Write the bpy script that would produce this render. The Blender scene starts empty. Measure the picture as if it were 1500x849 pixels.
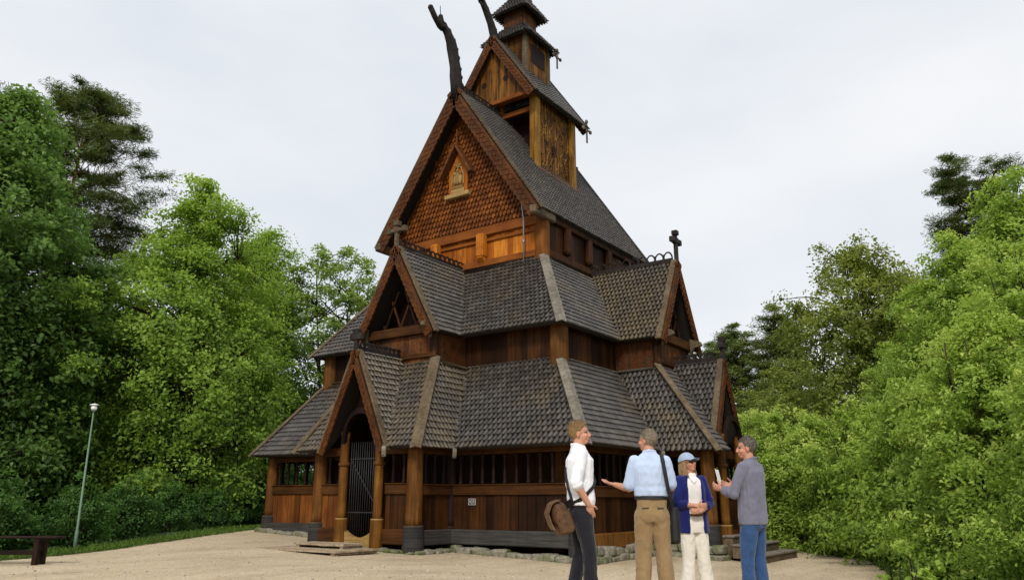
import bpy, bmesh, math, random
import numpy as np
from mathutils import Vector, Matrix, noise as mnoise

random.seed(7)
SC = bpy.context.scene
COL = SC.collection
V = Vector
PI = math.pi


# ------------------------------------------------------------------ helpers
class MB:
    """collects shapes and links them as one mesh object"""
    def __init__(self):
        self.v = []
        self.f = []
        self.mi = []
        self.mats = []

    def add(self, verts, faces, m=0):
        n = len(self.v)
        self.mi.extend([m] * len(faces))
        self.v.extend([tuple(p) for p in verts])
        self.f.extend([tuple(i + n for i in f) for f in faces])

    def box(self, c, s, rot=None, taper=0.0):
        x, y, z = s[0] / 2, s[1] / 2, s[2] / 2
        k = 1 - taper
        pts = [(-x, -y, -z), (x, -y, -z), (x, y, -z), (-x, y, -z), (-x * k, -y * k, z), (x * k, -y * k, z), (x * k, y * k, z), (-x * k, y * k, z)]
        c = V(c)
        P = [(rot @ V(p) if rot else V(p)) + c for p in pts]
        self.add(P, [(0, 3, 2, 1), (4, 5, 6, 7), (0, 1, 5, 4), (1, 2, 6, 5), (2, 3, 7, 6), (3, 0, 4, 7)])

    def bbox(self, a, b):
        self.box([(a[i] + b[i]) / 2 for i in range(3)], [abs(b[i] - a[i]) for i in range(3)])

    def beam(self, p0, p1, w, h, up=(0, 0, 1)):
        """box along p0->p1, w across, h along up"""
        p0, p1 = V(p0), V(p1)
        d = (p1 - p0)
        L = d.length
        d.normalize()
        side = d.cross(V(up))
        if side.length < 1e-4:
            side = d.cross(V((1, 0, 0)))
        side.normalize()
        u = side.cross(d)
        R = Matrix((d, side, u)).transposed()
        self.box((p0 + p1) / 2, (L, w, h), R)

    def prism(self, poly, off, m=0):
        """flat polygon (3D points) extruded by vector off"""
        n = len(poly)
        off = V(off)
        P = [V(p) for p in poly] + [V(p) + off for p in poly]
        F = [tuple(range(n))[::-1], tuple(range(n, 2 * n))]
        for i in range(n):
            j = (i + 1) % n
            F.append((i, j, n + j, n + i))
        self.add(P, F, m)

    def tube(self, pts, rad, n=10, cap=True, ell=None):
        pts = [V(p) for p in pts]
        m = len(pts)
        if not hasattr(rad, '__len__'):
            rad = [rad] * m
        prev = None
        base = len(self.v)
        vs, fs = [], []
        for i, p in enumerate(pts):
            if i == 0:
                d = pts[1] - pts[0]
            elif i == m - 1:
                d = pts[-1] - pts[-2]
            else:
                d = pts[i + 1] - pts[i - 1]
            if d.length < 1e-9:
                d = V((0, 0, 1))
            d.normalize()
            if prev is None:
                a = V((0, 0, 1)) if abs(d.z) < 0.9 else V((1, 0, 0))
                x = d.cross(a).normalized()
            else:
                x = (prev - d * prev.dot(d))
                if x.length < 1e-6:
                    x = d.cross(V((0.3, 0.5, 0.8)))
                x.normalize()
            prev = x
            y = d.cross(x)
            for k in range(n):
                t = 2 * PI * k / n
                vs.append(p + (x * math.cos(t) + y * math.sin(t)) * rad[i])
        for i in range(m - 1):
            for k in range(n):
                k2 = (k + 1) % n
                fs.append((i * n + k, i * n + k2, (i + 1) * n + k2, (i + 1) * n + k))
        if cap:
            fs.append(tuple(range(n))[::-1])
            fs.append(tuple((m - 1) * n + k for k in range(n)))
        self.add(vs, fs)

    def lathe(self, c, prof, n=20):
        """prof: list of (r, z) from bottom to top around vertical axis at c"""
        c = V(c)
        vs, fs = [], []
        for r, z in prof:
            for k in range(n):
                t = 2 * PI * k / n
                vs.append(c + V((r * math.cos(t), r * math.sin(t), z)))
        for i in range(len(prof) - 1):
            for k in range(n):
                k2 = (k + 1) % n
                fs.append((i * n + k, i * n + k2, (i + 1) * n + k2, (i + 1) * n + k))
        fs.append(tuple(range(n))[::-1])
        fs.append(tuple((len(prof) - 1) * n + k for k in range(n)))
        self.add(vs, fs)

    def ellip(self, c, r, n=16, m=10, rot=None):
        c = V(c)
        vs, fs = [], []
        for i in range(1, m):
            a = PI * i / m
            for k in range(n):
                t = 2 * PI * k / n
                p = V((r[0] * math.sin(a) * math.cos(t), r[1] * math.sin(a) * math.sin(t), -r[2] * math.cos(a)))
                vs.append((rot @ p if rot else p) + c)
        b = len(vs)
        for p in (V((0, 0, -r[2])), V((0, 0, r[2]))):
            vs.append((rot @ p if rot else p) + c)
        for i in range(m - 2):
            for k in range(n):
                k2 = (k + 1) % n
                fs.append((i * n + k, i * n + k2, (i + 1) * n + k2, (i + 1) * n + k))
        for k in range(n):
            k2 = (k + 1) % n
            fs.append((b, k2, k))
            fs.append((b + 1, (m - 2) * n + k, (m - 2) * n + k2))
        self.add(vs, fs)

    def build(self, name, mat, parent=None, origin=(0, 0, 0), smooth=False, bevel=0.0):
        me = bpy.data.meshes.new(name)
        o0 = V(origin)
        me.from_pydata([tuple(V(p) - o0) for p in self.v], [], self.f)
        me.update()
        ob = bpy.data.objects.new(name, me)
        COL.objects.link(ob)
        if mat:
            me.materials.append(mat)
        for x in self.mats:
            me.materials.append(x)
        if self.mats:
            me.polygons.foreach_set('material_index', self.mi)
        if parent:
            ob.parent = parent
        if smooth:
            me.polygons.foreach_set('use_smooth', [True] * len(me.polygons))
        if bevel:
            md = ob.modifiers.new('bevel', 'BEVEL')
            md.width = bevel
            md.segments = 1
            md.limit_method = 'ANGLE'
        if not parent:
            ob.location = o0
        return ob


def tag(o, label=None, cat=None, group=None, kind=None):
    if label: o['label'] = label
    if cat: o['category'] = cat
    if group: o['group'] = group
    if kind: o['kind'] = kind
    return o


def empty(name, loc, label, cat, group=None, rz=0.0):
    o = bpy.data.objects.new(name, None)
    COL.objects.link(o)
    o.location = loc
    o.rotation_euler = (0, 0, rz)
    o.empty_display_size = 0.3
    return tag(o, label, cat, group)


def copy_tree(o, parent=None):
    c = o.copy()
    COL.objects.link(c)
    if parent:
        c.parent = parent
    for ch in list(o.children):
        copy_tree(ch, c)
    return c


# ---------------------------------------------------------------- materials
def newmat(name):
    m = bpy.data.materials.new(name)
    m.use_nodes = True
    nt = m.node_tree
    b = nt.nodes['Principled BSDF']
    return m, nt, b


def nd(nt, t, **kw):
    n = nt.nodes.new(t)
    for k, v in kw.items():
        if k.startswith('i_'):
            n.inputs[k[2:].replace('_', ' ')].default_value = v
        else:
            setattr(n, k, v)
    return n


def ramp(nt, stops):
    r = nt.nodes.new('ShaderNodeValToRGB')
    el = r.color_ramp.elements
    el[0].position, el[0].color = stops[0][0], (*stops[0][1], 1)
    el[1].position, el[1].color = stops[-1][0], (*stops[-1][1], 1)
    for p, c in stops[1:-1]:
        e = el.new(p)
        e.color = (*c, 1)
    return r


def mix(nt, a, b, fac, blend='MIX'):
    m = nt.nodes.new('ShaderNodeMix')
    m.data_type = 'RGBA'
    m.blend_type = blend
    for s, v in (('A', a), ('B', b)):
        k = [i for i in m.inputs if i.name == s and i.type == 'RGBA'][0]
        if isinstance(v, (tuple, list)):
            k.default_value = (*v[:3], 1)
        else:
            nt.links.new(v, k)
    k = m.inputs[0]
    if isinstance(fac, (int, float)):
        k.default_value = fac
    else:
        nt.links.new(fac, k)
    return [o for o in m.outputs if o.type == 'RGBA'][0]


def mth(nt, op, a, b=None, clamp=False):
    m = nt.nodes.new('ShaderNodeMath')
    m.operation = op
    m.use_clamp = clamp
    for i, v in enumerate((a, b)):
        if v is None: continue
        if isinstance(v, (int, float)):
            m.inputs[i].default_value = v
        else:
            nt.links.new(v, m.inputs[i])
    return m.outputs[0]


def wpos(nt, scale):
    g = nt.nodes.new('ShaderNodeNewGeometry')
    mp = nt.nodes.new('ShaderNodeMapping')
    mp.inputs['Scale'].default_value = scale
    nt.links.new(g.outputs['Position'], mp.inputs['Vector'])
    return g, mp.outputs[0]


def nz(nt, vec, scale, detail=4, rough=0.55):
    n = nt.nodes.new('ShaderNodeTexNoise')
    n.inputs['Scale'].default_value = scale
    n.inputs['Detail'].default_value = detail
    n.inputs['Roughness'].default_value = rough
    nt.links.new(vec, n.inputs['Vector'])
    return n.outputs['Fac']


def bump(nt, b, h, strength, dist=0.02):
    bp = nt.nodes.new('ShaderNodeBump')
    bp.inputs['Strength'].default_value = strength
    bp.inputs['Distance'].default_value = dist
    nt.links.new(h, bp.inputs['Height'])
    nt.links.new(bp.outputs[0], b.inputs['Normal'])


def wood(name, cols, mode='v', weather=None, rough=0.6, wfac=(0.5, 0.75), spec=0.12, rvar=0.45):
    """old timber; cols dark -> light, streaks along the boards, weather colour in patches"""
    m, nt, b = newmat(name)
    sc = {'v': (16, 16, 1.1), 'h': (1.2, 1.2, 20), 'n': (7, 7, 7)}[mode]
    g, vec = wpos(nt, sc)
    n1 = nz(nt, vec, 1.0, 6, 0.65)
    g2, v2 = wpos(nt, (1, 1, 1))
    n2 = nz(nt, v2, 1.7, 4)
    ri = g.outputs['Random Per Island']
    f = mth(nt, 'ADD', mth(nt, 'MULTIPLY', n1, 0.75), mth(nt, 'ADD', mth(nt, 'MULTIPLY', ri, rvar), (0.45 - rvar) * .5))
    f = mth(nt, 'ADD', f, mth(nt, 'MULTIPLY', mth(nt, 'SUBTRACT', n2, 0.5), 0.7))
    f = mth(nt, 'SUBTRACT', f, 0.12, True)
    k = len(cols)
    r = ramp(nt, [(0.1 + 0.8 * i / (k - 1), c) for i, c in enumerate(cols)])
    nt.links.new(f, r.inputs[0])
    col = r.outputs[0]
    if weather:
        g5, v5 = wpos(nt, {'v': (7, 7, .55), 'h': (.6, .6, 8), 'n': (2.6, 2.6, 2.6)}[mode])
        n3 = nz(nt, v5, 1.0, 5, 0.6)
        rr = ramp(nt, [(wfac[0], (0, 0, 0)), (wfac[1], (1, 1, 1))])
        nt.links.new(n3, rr.inputs[0])
        col = mix(nt, col, weather, rr.outputs[0])
    sc2 = {'v': (34, 34, 0.8), 'h': (0.8, 0.8, 42), 'n': (16, 16, 16)}[mode]
    g4, v4 = wpos(nt, sc2)
    n4 = nz(nt, v4, 1.0, 5, 0.7)
    rs4 = ramp(nt, [(0.30, (0.38, 0.34, 0.32)), (0.47, (0.95, 0.95, 0.95)), (0.70, (1.25, 1.22, 1.15))])
    nt.links.new(n4, rs4.inputs[0])
    col = mix(nt, col, rs4.outputs[0], 1.0, 'MULTIPLY')
    nt.links.new(col, b.inputs['Base Color'])
    b.inputs['Roughness'].default_value = rough
    b.inputs['Specular IOR Level'].default_value = spec
    bump(nt, b, mth(nt, 'ADD', n1, n4), 0.55, 0.012)
    return m


def plain(name, col, rough=0.6, var=0.15, scale=30, bumpk=0.0, metal=0.0):
    m, nt, b = newmat(name)
    g, v = wpos(nt, (1, 1, 1))
    n = nz(nt, v, scale, 4)
    d = tuple(c * (1 - var) for c in col)
    l = tuple(min(1, c * (1 + var)) for c in col)
    r = ramp(nt, [(0.3, d), (0.7, l)])
    nt.links.new(n, r.inputs[0])
    nt.links.new(r.outputs[0], b.inputs['Base Color'])
    b.inputs['Roughness'].default_value = rough
    b.inputs['Metallic'].default_value = metal
    if bumpk:
        bump(nt, b, n, bumpk, 0.01)
    return m


def roof_mat(name, tone=1.0, lichen=0.5, olive=(0.14, 0.10, 0.042)):
    """tarred shingles: even charcoal brown, weather streaks down the slope, soft lichen areas"""
    m, nt, b = newmat(name)
    g, v = wpos(nt, (1, 1, 1))
    ri = g.outputs['Random Per Island']
    n1 = nz(nt, v, 24, 4, 0.6)
    g3, v3 = wpos(nt, (2.2, 2.2, .5))
    ns = nz(nt, v3, 1.0, 5, 0.6)
    f = mth(nt, 'ADD', mth(nt, 'MULTIPLY', ri, 0.30), mth(nt, 'MULTIPLY', n1, 0.25))
    f = mth(nt, 'ADD', f, mth(nt, 'MULTIPLY', ns, 0.45))
    r = ramp(nt, [(0.25, tuple(c * tone for c in (0.027, 0.022, 0.019))), (0.52, tuple(c * tone for c in (0.058, 0.049, 0.042))), (0.85, tuple(c * tone for c in (0.125, 0.110, 0.097)))])
    nt.links.new(f, r.inputs[0])
    n2 = nz(nt, v, 0.8, 3, 0.5)
    rr = ramp(nt, [(0.60 - 0.25 * lichen, (0, 0, 0)), (0.90 - 0.22 * lichen, (1, 1, 1))])
    nt.links.new(n2, rr.inputs[0])
    fac = mth(nt, 'MULTIPLY', rr.outputs[0], mth(nt, 'ADD', 0.35, mth(nt, 'MULTIPLY', ri, 0.45)), True)
    col = mix(nt, r.outputs[0], olive, fac)
    nt.links.new(col, b.inputs['Base Color'])
    b.inputs['Roughness'].default_value = 0.40
    b.inputs['Specular IOR Level'].default_value = 0.6
    bump(nt, b, n1, 0.3, 0.006)
    return m


M = {}
M['roof'] = roof_mat('tarred_shingle', 1.0, 0.35)
M['roof_warm'] = roof_mat('lichen_shingle', 1.0, 1.0)
M['roof_dark'] = roof_mat('dark_shingle', 0.8, 0.15)
M['gold'] = wood('golden_post_wood', [(0.075, 0.030, 0.005), (0.20, 0.092, 0.013), (0.40, 0.22, 0.036)], 'v', weather=(0.05, 0.02, 0.006), wfac=(0.5, 0.66))
M['amber'] = wood('amber_post_wood', [(0.06, 0.018, 0.004), (0.155, 0.052, 0.009), (0.29, 0.11, 0.018)], 'v')
M['slab'] = plain('shaded_roof_slab', (0.016, 0.011, 0.008), 0.8, 0.3, 12)  # near black, puts shade into the shingle gaps and eave undersides
M['orange'] = wood('honey_tarred_wood', [(0.12, 0.030, 0.003), (0.34, 0.098, 0.010), (0.70, 0.265, 0.030)], 'v')
M['orange_h'] = wood('honey_tarred_beam', [(0.075, 0.019, 0.004), (0.16, 0.045, 0.008), (0.28, 0.090, 0.015)], 'h')
M['brown'] = wood('brown_shaded_tarred_wood', [(0.008, 0.003, 0.0015), (0.026, 0.0095, 0.003), (0.078, 0.029, 0.007)], 'v')  # darkened so gallery and aisle boards carry the shade under the eaves
M['brown_h'] = wood('brown_tarred_beam', [(0.013, 0.005, 0.002), (0.038, 0.0145, 0.004), (0.098, 0.039, 0.010)], 'h')
M['dark'] = wood('dark_and_shaded_wood', [(0.007, 0.004, 0.003), (0.015, 0.007, 0.005), (0.030, 0.013, 0.008)], 'v')  # dark timber, also painted shade for arches, recesses and openings
M['red'] = wood('red_brown_wood', [(0.032, 0.011, 0.004), (0.088, 0.030, 0.009), (0.185, 0.070, 0.020)], 'n', weather=(0.055, 0.035, 0.022))
M['parapet'] = wood('parapet_boards', [(0.034, 0.011, 0.003), (0.115, 0.037, 0.008), (0.26, 0.092, 0.019)], 'v')
M['post'] = wood('post_wood', [(0.036, 0.014, 0.004), (0.105, 0.042, 0.009), (0.25, 0.115, 0.024)], 'v')
M['grey'] = wood('weathered_grey_wood', [(0.06, 0.052, 0.042), (0.13, 0.115, 0.095), (0.25, 0.225, 0.185)], 'n', rough=0.75)
M['greybrown'] = wood('weathered_brown_wood', [(0.042, 0.029, 0.018), (0.090, 0.066, 0.041), (0.175, 0.135, 0.085)], 'n', rough=0.7)
M['sand'] = wood('bleached_plank', [(0.20, 0.15, 0.10), (0.34, 0.265, 0.18), (0.48, 0.39, 0.28)], 'n', rough=0.8)
M['sill'] = wood('slate_grey_sill', [(0.014, 0.014, 0.014), (0.034, 0.033, 0.032), (0.072, 0.068, 0.064)], 'h', rough=0.7)
M['black'] = wood('black_dragon_wood', [(0.010, 0.008, 0.008), (0.024, 0.020, 0.019), (0.05, 0.041, 0.037)], 'n')
M['turret'] = wood('turret_boards', [(0.055, 0.018, 0.003), (0.15, 0.056, 0.008), (0.33, 0.145, 0.022)], 'v', weather=(0.035, 0.016, 0.005), wfac=(0.46, 0.6))
M['carve'] = wood('carved_vine_wood', [(0.07, 0.028, 0.005), (0.20, 0.098, 0.016), (0.40, 0.225, 0.045)], 'n', weather=(0.03, 0.015, 0.006), wfac=(0.44, 0.6))
M['column'] = wood('portal_column_wood', [(0.050, 0.018, 0.003), (0.13, 0.052, 0.009), (0.30, 0.145, 0.024)], 'v', weather=(0.05, 0.02, 0.006), wfac=(0.5, 0.7))
M['iron'] = plain('wrought_iron', (0.045, 0.045, 0.05), 0.5, 0.2, 30, 0.1, 0.6)
M['zinc'] = plain('zinc', (0.30, 0.31, 0.33), 0.45, 0.1, 30, 0.0, 0.5)
M['pale'] = wood('pale_worn_wood', [(0.15, 0.085, 0.025), (0.30, 0.19, 0.065), (0.48, 0.34, 0.15)], 'h', rough=0.7)
# =================================================================== church
OR = (5.3, 0.0, 0.0)
church = empty('stave_church', OR, 'old timber stave church with steep stacked shingle roofs, dragon heads and ridge turret', 'church')


def part(mb, name, mat, parent=church, smooth=False, bevel=0.0, label=None):
    o = mb.build(name, mat, parent, OR, smooth, bevel)
    if label: o['label'] = label
    return o


def shingles(mb, P0, P1, P2, P3, e=0.155, w=0.13, seed=0, slab=0.07, jit=.55, lift=0.088):
    """roof plane P0,P1 along the eave, P2,P3 along the top: a slab and courses of round-tipped shingles"""
    rnd = random.Random(seed)
    P0, P1, P2, P3 = V(P0), V(P1), V(P2), V(P3)
    ex = (P1 - P0).normalized()
    a = P3 - P0
    ey = (a - ex * a.dot(ex)).normalized()
    n = ex.cross(ey).normalized()
    if n.z < 0: n = -n
    q = [((p - P0).dot(ex), (p - P0).dot(ey)) for p in (P0, P1, P2, P3)]
    H = max(q[2][1], q[3][1])

    def lim(s):
        s = min(max(s, 0), H)
        tl = s / max(q[3][1], 1e-6)
        tr = s / max(q[2][1], 1e-6)
        xl = q[0][0] + (q[3][0] - q[0][0]) * min(tl, 1)
        xr = q[1][0] + (q[2][0] - q[1][0]) * min(tr, 1)
        if q[2][1] < H - 1e-3 and tr > 1:
            k = (s - q[2][1]) / (q[3][1] - q[2][1])
            xr = q[2][0] + (q[3][0] - q[2][0]) * k
        if q[3][1] < H - 1e-3 and tl > 1:
            k = (s - q[3][1]) / (q[2][1] - q[3][1])
            xl = q[3][0] + (q[2][0] - q[3][0]) * k
        return xl, xr
    if slab:
        mb.mats = [M['slab']]
        mb.prism([P0, P1, P2, P3], -n * slab, 1)
    row = 0
    s0 = -0.04
    while s0 < H - 0.03:
        xl, xr = lim(max(s0, 0) + 0.02)
        off = (0.5 if row % 2 else 0.0) * w
        k0 = math.floor((xl - off) / w) - 1
        k1 = math.ceil((xr - off) / w) + 1
        for k in range(int(k0), int(k1) + 1):
            xc = off + k * w + rnd.uniform(-.006, .006) * jit
            if xc < xl - 0.4 * w or xc > xr + 0.4 * w:
                continue
            ww = w * 0.97
            j = rnd.uniform(-0.012, 0.012) * jit
            sk = rnd.uniform(-.010, .010) * jit
            hl = lift + rnd.uniform(-.006, .008) * jit
            st = s0 + 1.6 * e
            pts = []
            for (x, s, h) in ((-.5 * ww, st, .004), (-.43 * ww, s0 + .55 * e + j, hl * .62), (-.27 * ww, s0 + .13 * e + j, hl * .86), (0, s0 - .04 * e + j, hl + .022), (.27 * ww, s0 + .13 * e + j, hl * .86), (.43 * ww, s0 + .55 * e + j, hl * .62), (.5 * ww, st, .004), (0, st, .036)):
                s = min(s, H)
                X = xc + x + sk * (s - st) / e
                l, r = lim(s)
                X = min(max(X, l), r)
                pts.append((X, s, h))
            low = [(x, s, h - 0.042) for (x, s, h) in pts[1:6]]
            al = [P0 + ex * x + ey * s + n * h for (x, s, h) in pts + low]
            F = [(0, 1, 2, 3, 7), (7, 3, 4, 5, 6)]
            for i in range(4):
                F.append((1 + i, 8 + i, 9 + i, 2 + i))
            mb.add(al, F)
        s0 += e
        row += 1
    return n


def barge(mb, A, B, face, width=0.24, thick=0.05, scal=0.16, down=(0, 0, -1)):
    """carved verge board from apex A to foot B; lower edge scalloped; face = outward direction"""
    A, B = V(A), V(B)
    d = B - A
    L = d.length
    d.normalize()
    face = V(face)
    inn = d.cross(face).normalized()
    if inn.z > 0: inn = -inn
    n = max(4, int(L / scal))
    top, bot = [], []
    for i in range(n):
        for t, k in ((0, .55), (.18, .9), (.5, 1.0), (.82, .9)):
            s = (i + t) / n * L
            top.append(A + d * s)
            bot.append(A + d * s + inn * width * (0.75 + 0.25 * k))
    top.append(B)
    bot.append(B + inn * width * .9)
    # as a strip of boxes front and back
    vs, fs = [], []
    m = len(top)
    for p, q in zip(top, bot):
        vs += [p, q, p + face * thick, q + face * thick]
    for i in range(m - 1):
        a, b = i * 4, i * 4 + 4
        fs += [(a + 2, b + 2, b + 3, a + 3), (a, a + 1, b + 1, b), (a + 1, a + 3, b + 3, b + 1), (a, b, b + 2, a + 2)]
    fs += [(0, 2, 3, 1), (m * 4 - 4, m * 4 - 3, m * 4 - 1, m * 4 - 2)]
    mb.add(vs, fs)
    # raised carved ribs on the face: an interlaced wave
    m2 = int(L / 0.035)
    for ph in (0, PI):
        pts = []
        for i in range(m2 + 1):
            s = L * (0.02 + 0.96 * i / m2)
            pts.append(A + d * s + inn * width * (0.47 + 0.25 * math.sin(s / scal * PI + ph)) + face * (thick + 0.004))
        mb.tube(pts, 0.013, 5)


def crest(mb, p0, p1, r=0.105, th=0.015):
    """ridge comb: a rail with a row of open rings on it"""
    p0, p1 = V(p0), V(p1)
    d = p1 - p0
    L = d.length
    d.normalize()
    up = V((0, 0, 1))
    n = max(2, round(L / (2 * r)))
    mb.beam(p0 + up * .02, p1 + up * .02, .09, .09)
    for i in range(n):
        c = p0 + d * (L * (i + .5) / n) + up * 0.05
        pts = []
        for k in range(13):
            t = PI * k / 12
            pts.append(c + d * math.cos(t) * r * .98 + up * math.sin(t) * r * 1.55)
        mb.tube(pts, th * 1.5, 6)
        mb.box(c + d * (L * .5 / n) + up * .08, (.05, .05, .14))


def cross_finial(mb, base, h, arm, axis):
    base, axis = V(base), V(axis)
    up = V((0, 0, 1))
    mb.beam(base - up * .15, base + up * h * .72, .10, .10, up=axis)
    c = base + up * h * .66
    mb.beam(c - axis * arm * .55, c + axis * arm * .55, .085, .085)
    for s in (-1, 1):
        mb.box(c + axis * s * arm * .62, (.13, .13, .15))
    mb.beam(base + up * h * .66, base + up * h * .9, .09, .09, up=axis)
    mb.box(base + up * h * .95, (.16, .16, .13))
    mb.box(c, (.15, .15, .15))


NWC = (0.0, 5.16, 2.25)
Z0, LE = 2.19, 5.3          # gallery eave height, half width
ZA = 4.29                   # gallery roof top
UE = 10.8                   # east eave
# ---- gallery roof (lowest tier) -----------------------------------------
mb = MB()
US = 5.12
shingles(mb, NWC, (0, 1.9, Z0), (1.45, 1.12, ZA), (1.45, 3.85, ZA), seed=1)
shingles(mb, (0, -1.9, Z0), (0, -LE, Z0), (1.45, -3.85, ZA), (1.45, -1.12, ZA), seed=2)
shingles(mb, (0, -LE, Z0), (3.5, -LE, Z0), (4.2, -3.85, ZA), (1.45, -3.85, ZA), seed=3)
shingles(mb, (6.1, -LE, Z0), (UE, -LE, Z0), (9.35, -3.85, ZA), (5.9, -3.85, ZA), seed=4)
shingles(mb, (UE, LE, Z0), NWC, (1.45, 3.85, ZA), (9.35, 3.85, ZA), e=.2, w=.18, seed=5)
shingles(mb, (UE, -LE, Z0), (UE, LE, Z0), (9.35, 3.85, ZA), (9.35, -3.85, ZA), e=.2, w=.18, seed=6)
lower = part(mb, 'gallery_roof', M['roof'])
mb = MB()
shingles(mb, (-1.22, 1.9, Z0), (-1.22, .97, Z0), (.25, .03, 4.32), (.25, 1.1, 4.32), seed=7)
shingles(mb, (-1.22, -.97, Z0), (-1.22, -1.9, Z0), (.25, -1.1, 4.32), (.25, -.03, 4.32), seed=17)
shingles(mb, (-1.22, -1.9, Z0), (0, -1.9, Z0), (1.45, -1.12, ZA), (.25, -1.1, 4.32), seed=8)
shingles(mb, (0, 1.9, Z0), (-1.22, 1.9, Z0), (.25, 1.1, 4.32), (1.45, 1.12, ZA), seed=9)
wproj = part(mb, 'portal_roof', M['roof_warm'])
mb = MB()
shingles(mb, (3.5, -6.7, Z0), (4.16, -6.7, Z0), (5.09, -5.05, 4.32), (4.2, -5.05, 4.32), seed=10)
shingles(mb, (3.5, -LE, Z0), (3.5, -6.7, Z0), (4.2, -5.05, 4.32), (4.2, -3.85, ZA), seed=11)
shingles(mb, (6.1, -6.5, Z0), (6.1, -LE, Z0), (5.9, -3.85, ZA), (5.6, -5.05, 4.32), e=.2, w=.16, seed=12)
sproj = part(mb, 'portal_roof', M['roof'])


def hipboard(parent, a, b, w=.25, mat='grey', ext=.12):
    a, b = V(a), V(b)
    d = (b - a).normalized()
    mb = MB()
    h = V((0, 0, .075))
    out = V((d.x, d.y, 0)).normalized()
    s = d.cross(V((0, 0, 1))).normalized()
    n = s.cross(d)
    if n.z < 0: n = -n
    p, q = a - d * .05, b + d * ext
    # a shallow inverted V of two planks that follow the two roof planes
    hw = w / 2
    for sg in (-1, 1):
        poly = [p + n * .085, q + n * .085, q + s * sg * hw + n * .035, p + s * sg * hw + n * .035]
        mb.prism(poly, n * .035)
    return part(mb, 'hip_board', M[mat], parent, bevel=.006)


hipboard(lower, (1.45, -3.85, ZA), (0, -LE, Z0), mat='grey')
hipboard(lower, (1.45, 3.85, ZA), NWC, mat='greybrown')
hipboard(lower, (9.35, -3.85, ZA), (UE, -LE, Z0), mat='greybrown')
hipboard(lower, (9.35, 3.85, ZA), (UE, LE, Z0), mat='greybrown')
hipboard(wproj, (.25, -1.1, 4.32), (-1.22, -1.9, Z0), mat='greybrown')
hipboard(wproj, (.25, 1.1, 4.32), (-1.22, 1.9, Z0), mat='greybrown')
hipboard(sproj, (4.2, -5.05, 4.32), (3.5, -6.7, Z0), w=.22, mat='greybrown')
# carved spouts hanging under the valley ends
for (p, d) in (((.0, -1.93, Z0 - .06), (-.7, -.7)), ((-1.36, -1.1, Z0 - .06), (-.7, -.5)), ((-.0, 1.93, Z0 - .06), (-.7, .7)), ((3.5, -5.36, Z0 - .06), (-.7, -.7))):
    mb = MB()
    p = V(p)
    d = V((*d, 0)).normalized()
    s = d.cross(V((0, 0, 1)))
    prof = [(0, .08), (.12, .06), (.16, 0), (.13, -.12), (.08, -.17), (.03, -.12), (0, 0), (-.1, .02)]
    mb.prism([p + d * x + V((0, 0, z)) - s * .045 for x, z in prof], s * .09)
    part(mb, 'valley_spout', M['grey'], lower if abs(p.y) > 1.5 else wproj, bevel=.01)

# ---- porch gables ---------------------------------------------------------
def gable_roof(name, mat, apexA, apexB, half, drop, axis_side, valley_len, seed, barge_w, verge_mat, crest_r=.1, barge_mat='red', crest_to=None, finial=None, e=.15, w=.12, finmat='black', back=True):
    """gable with its front at apexA, ridge to apexB; half width, drop to the eave; valley_len = eave run"""
    A, B = V(apexA), V(apexB)
    d = (B - A).normalized()
    s = V(axis_side)
    mb = MB()
    E = V((0, 0, -drop))
    for k, sg in enumerate((-1, 1)):
        p0 = A + s * sg * half + E
        p1 = p0 + d * valley_len
        if sg * 1 == 1:
            shingles(mb, p0, p1, B, A, seed=seed + k, e=e, w=w)
        else:
            shingles(mb, p1, p0, A, B, seed=seed + k, e=e, w=w)
    r = part(mb, name, mat)
    for sg in (-1, 1):
        foot = A + (s * sg * half + E) * 1.05
        mb = MB()
        barge(mb, A - d * .03 + V((0, 0, .03)), foot - d * .03 + V((0, 0, .03)), -d, barge_w)
        part(mb, 'bargeboard', M[barge_mat], r)
        mb = MB()
        sl = (foot - A).normalized()
        nn = sl.cross(d)
        if nn.z < 0: nn = -nn
        mb.beam(A + d * .03 + nn * .075, foot + d * .03 + nn * .075, .15, .05, up=nn)
        part(mb, 'verge_cap', M[verge_mat], r, bevel=.006)
    if crest_to is not None:
        mb = MB()
        crest(mb, A + d * .1 + V((0, 0, .05)), A + (B - A) * crest_to + V((0, 0, .05)), crest_r)
        part(mb, 'ridge_crest', M['black'], r)
    if finial:
        mb = MB()
        cross_finial(mb, A - d * .02 + V((0, 0, .05)), finial[0], finial[1], s)
        part(mb, 'cross_finial', M[finmat], r, bevel=.012)
    return r


wporch = gable_roof('porch_roof', M['roof_warm'], (-1.28, 0, 4.42), (.25, 0, 4.42), .98, 2.22, (0, 1, 0), .12, 20, .17, 'greybrown', .075, crest_to=1.0, finial=(.42, .18))
sporch = gable_roof('porch_roof', M['roof'], (5.12, -6.42, 4.46), (5.12, -5.05, 4.46), .98, 2.22, (1, 0, 0), .12, 30, .17, 'greybrown', .075, crest_to=1.0, finial=(.52, .16))
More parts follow.
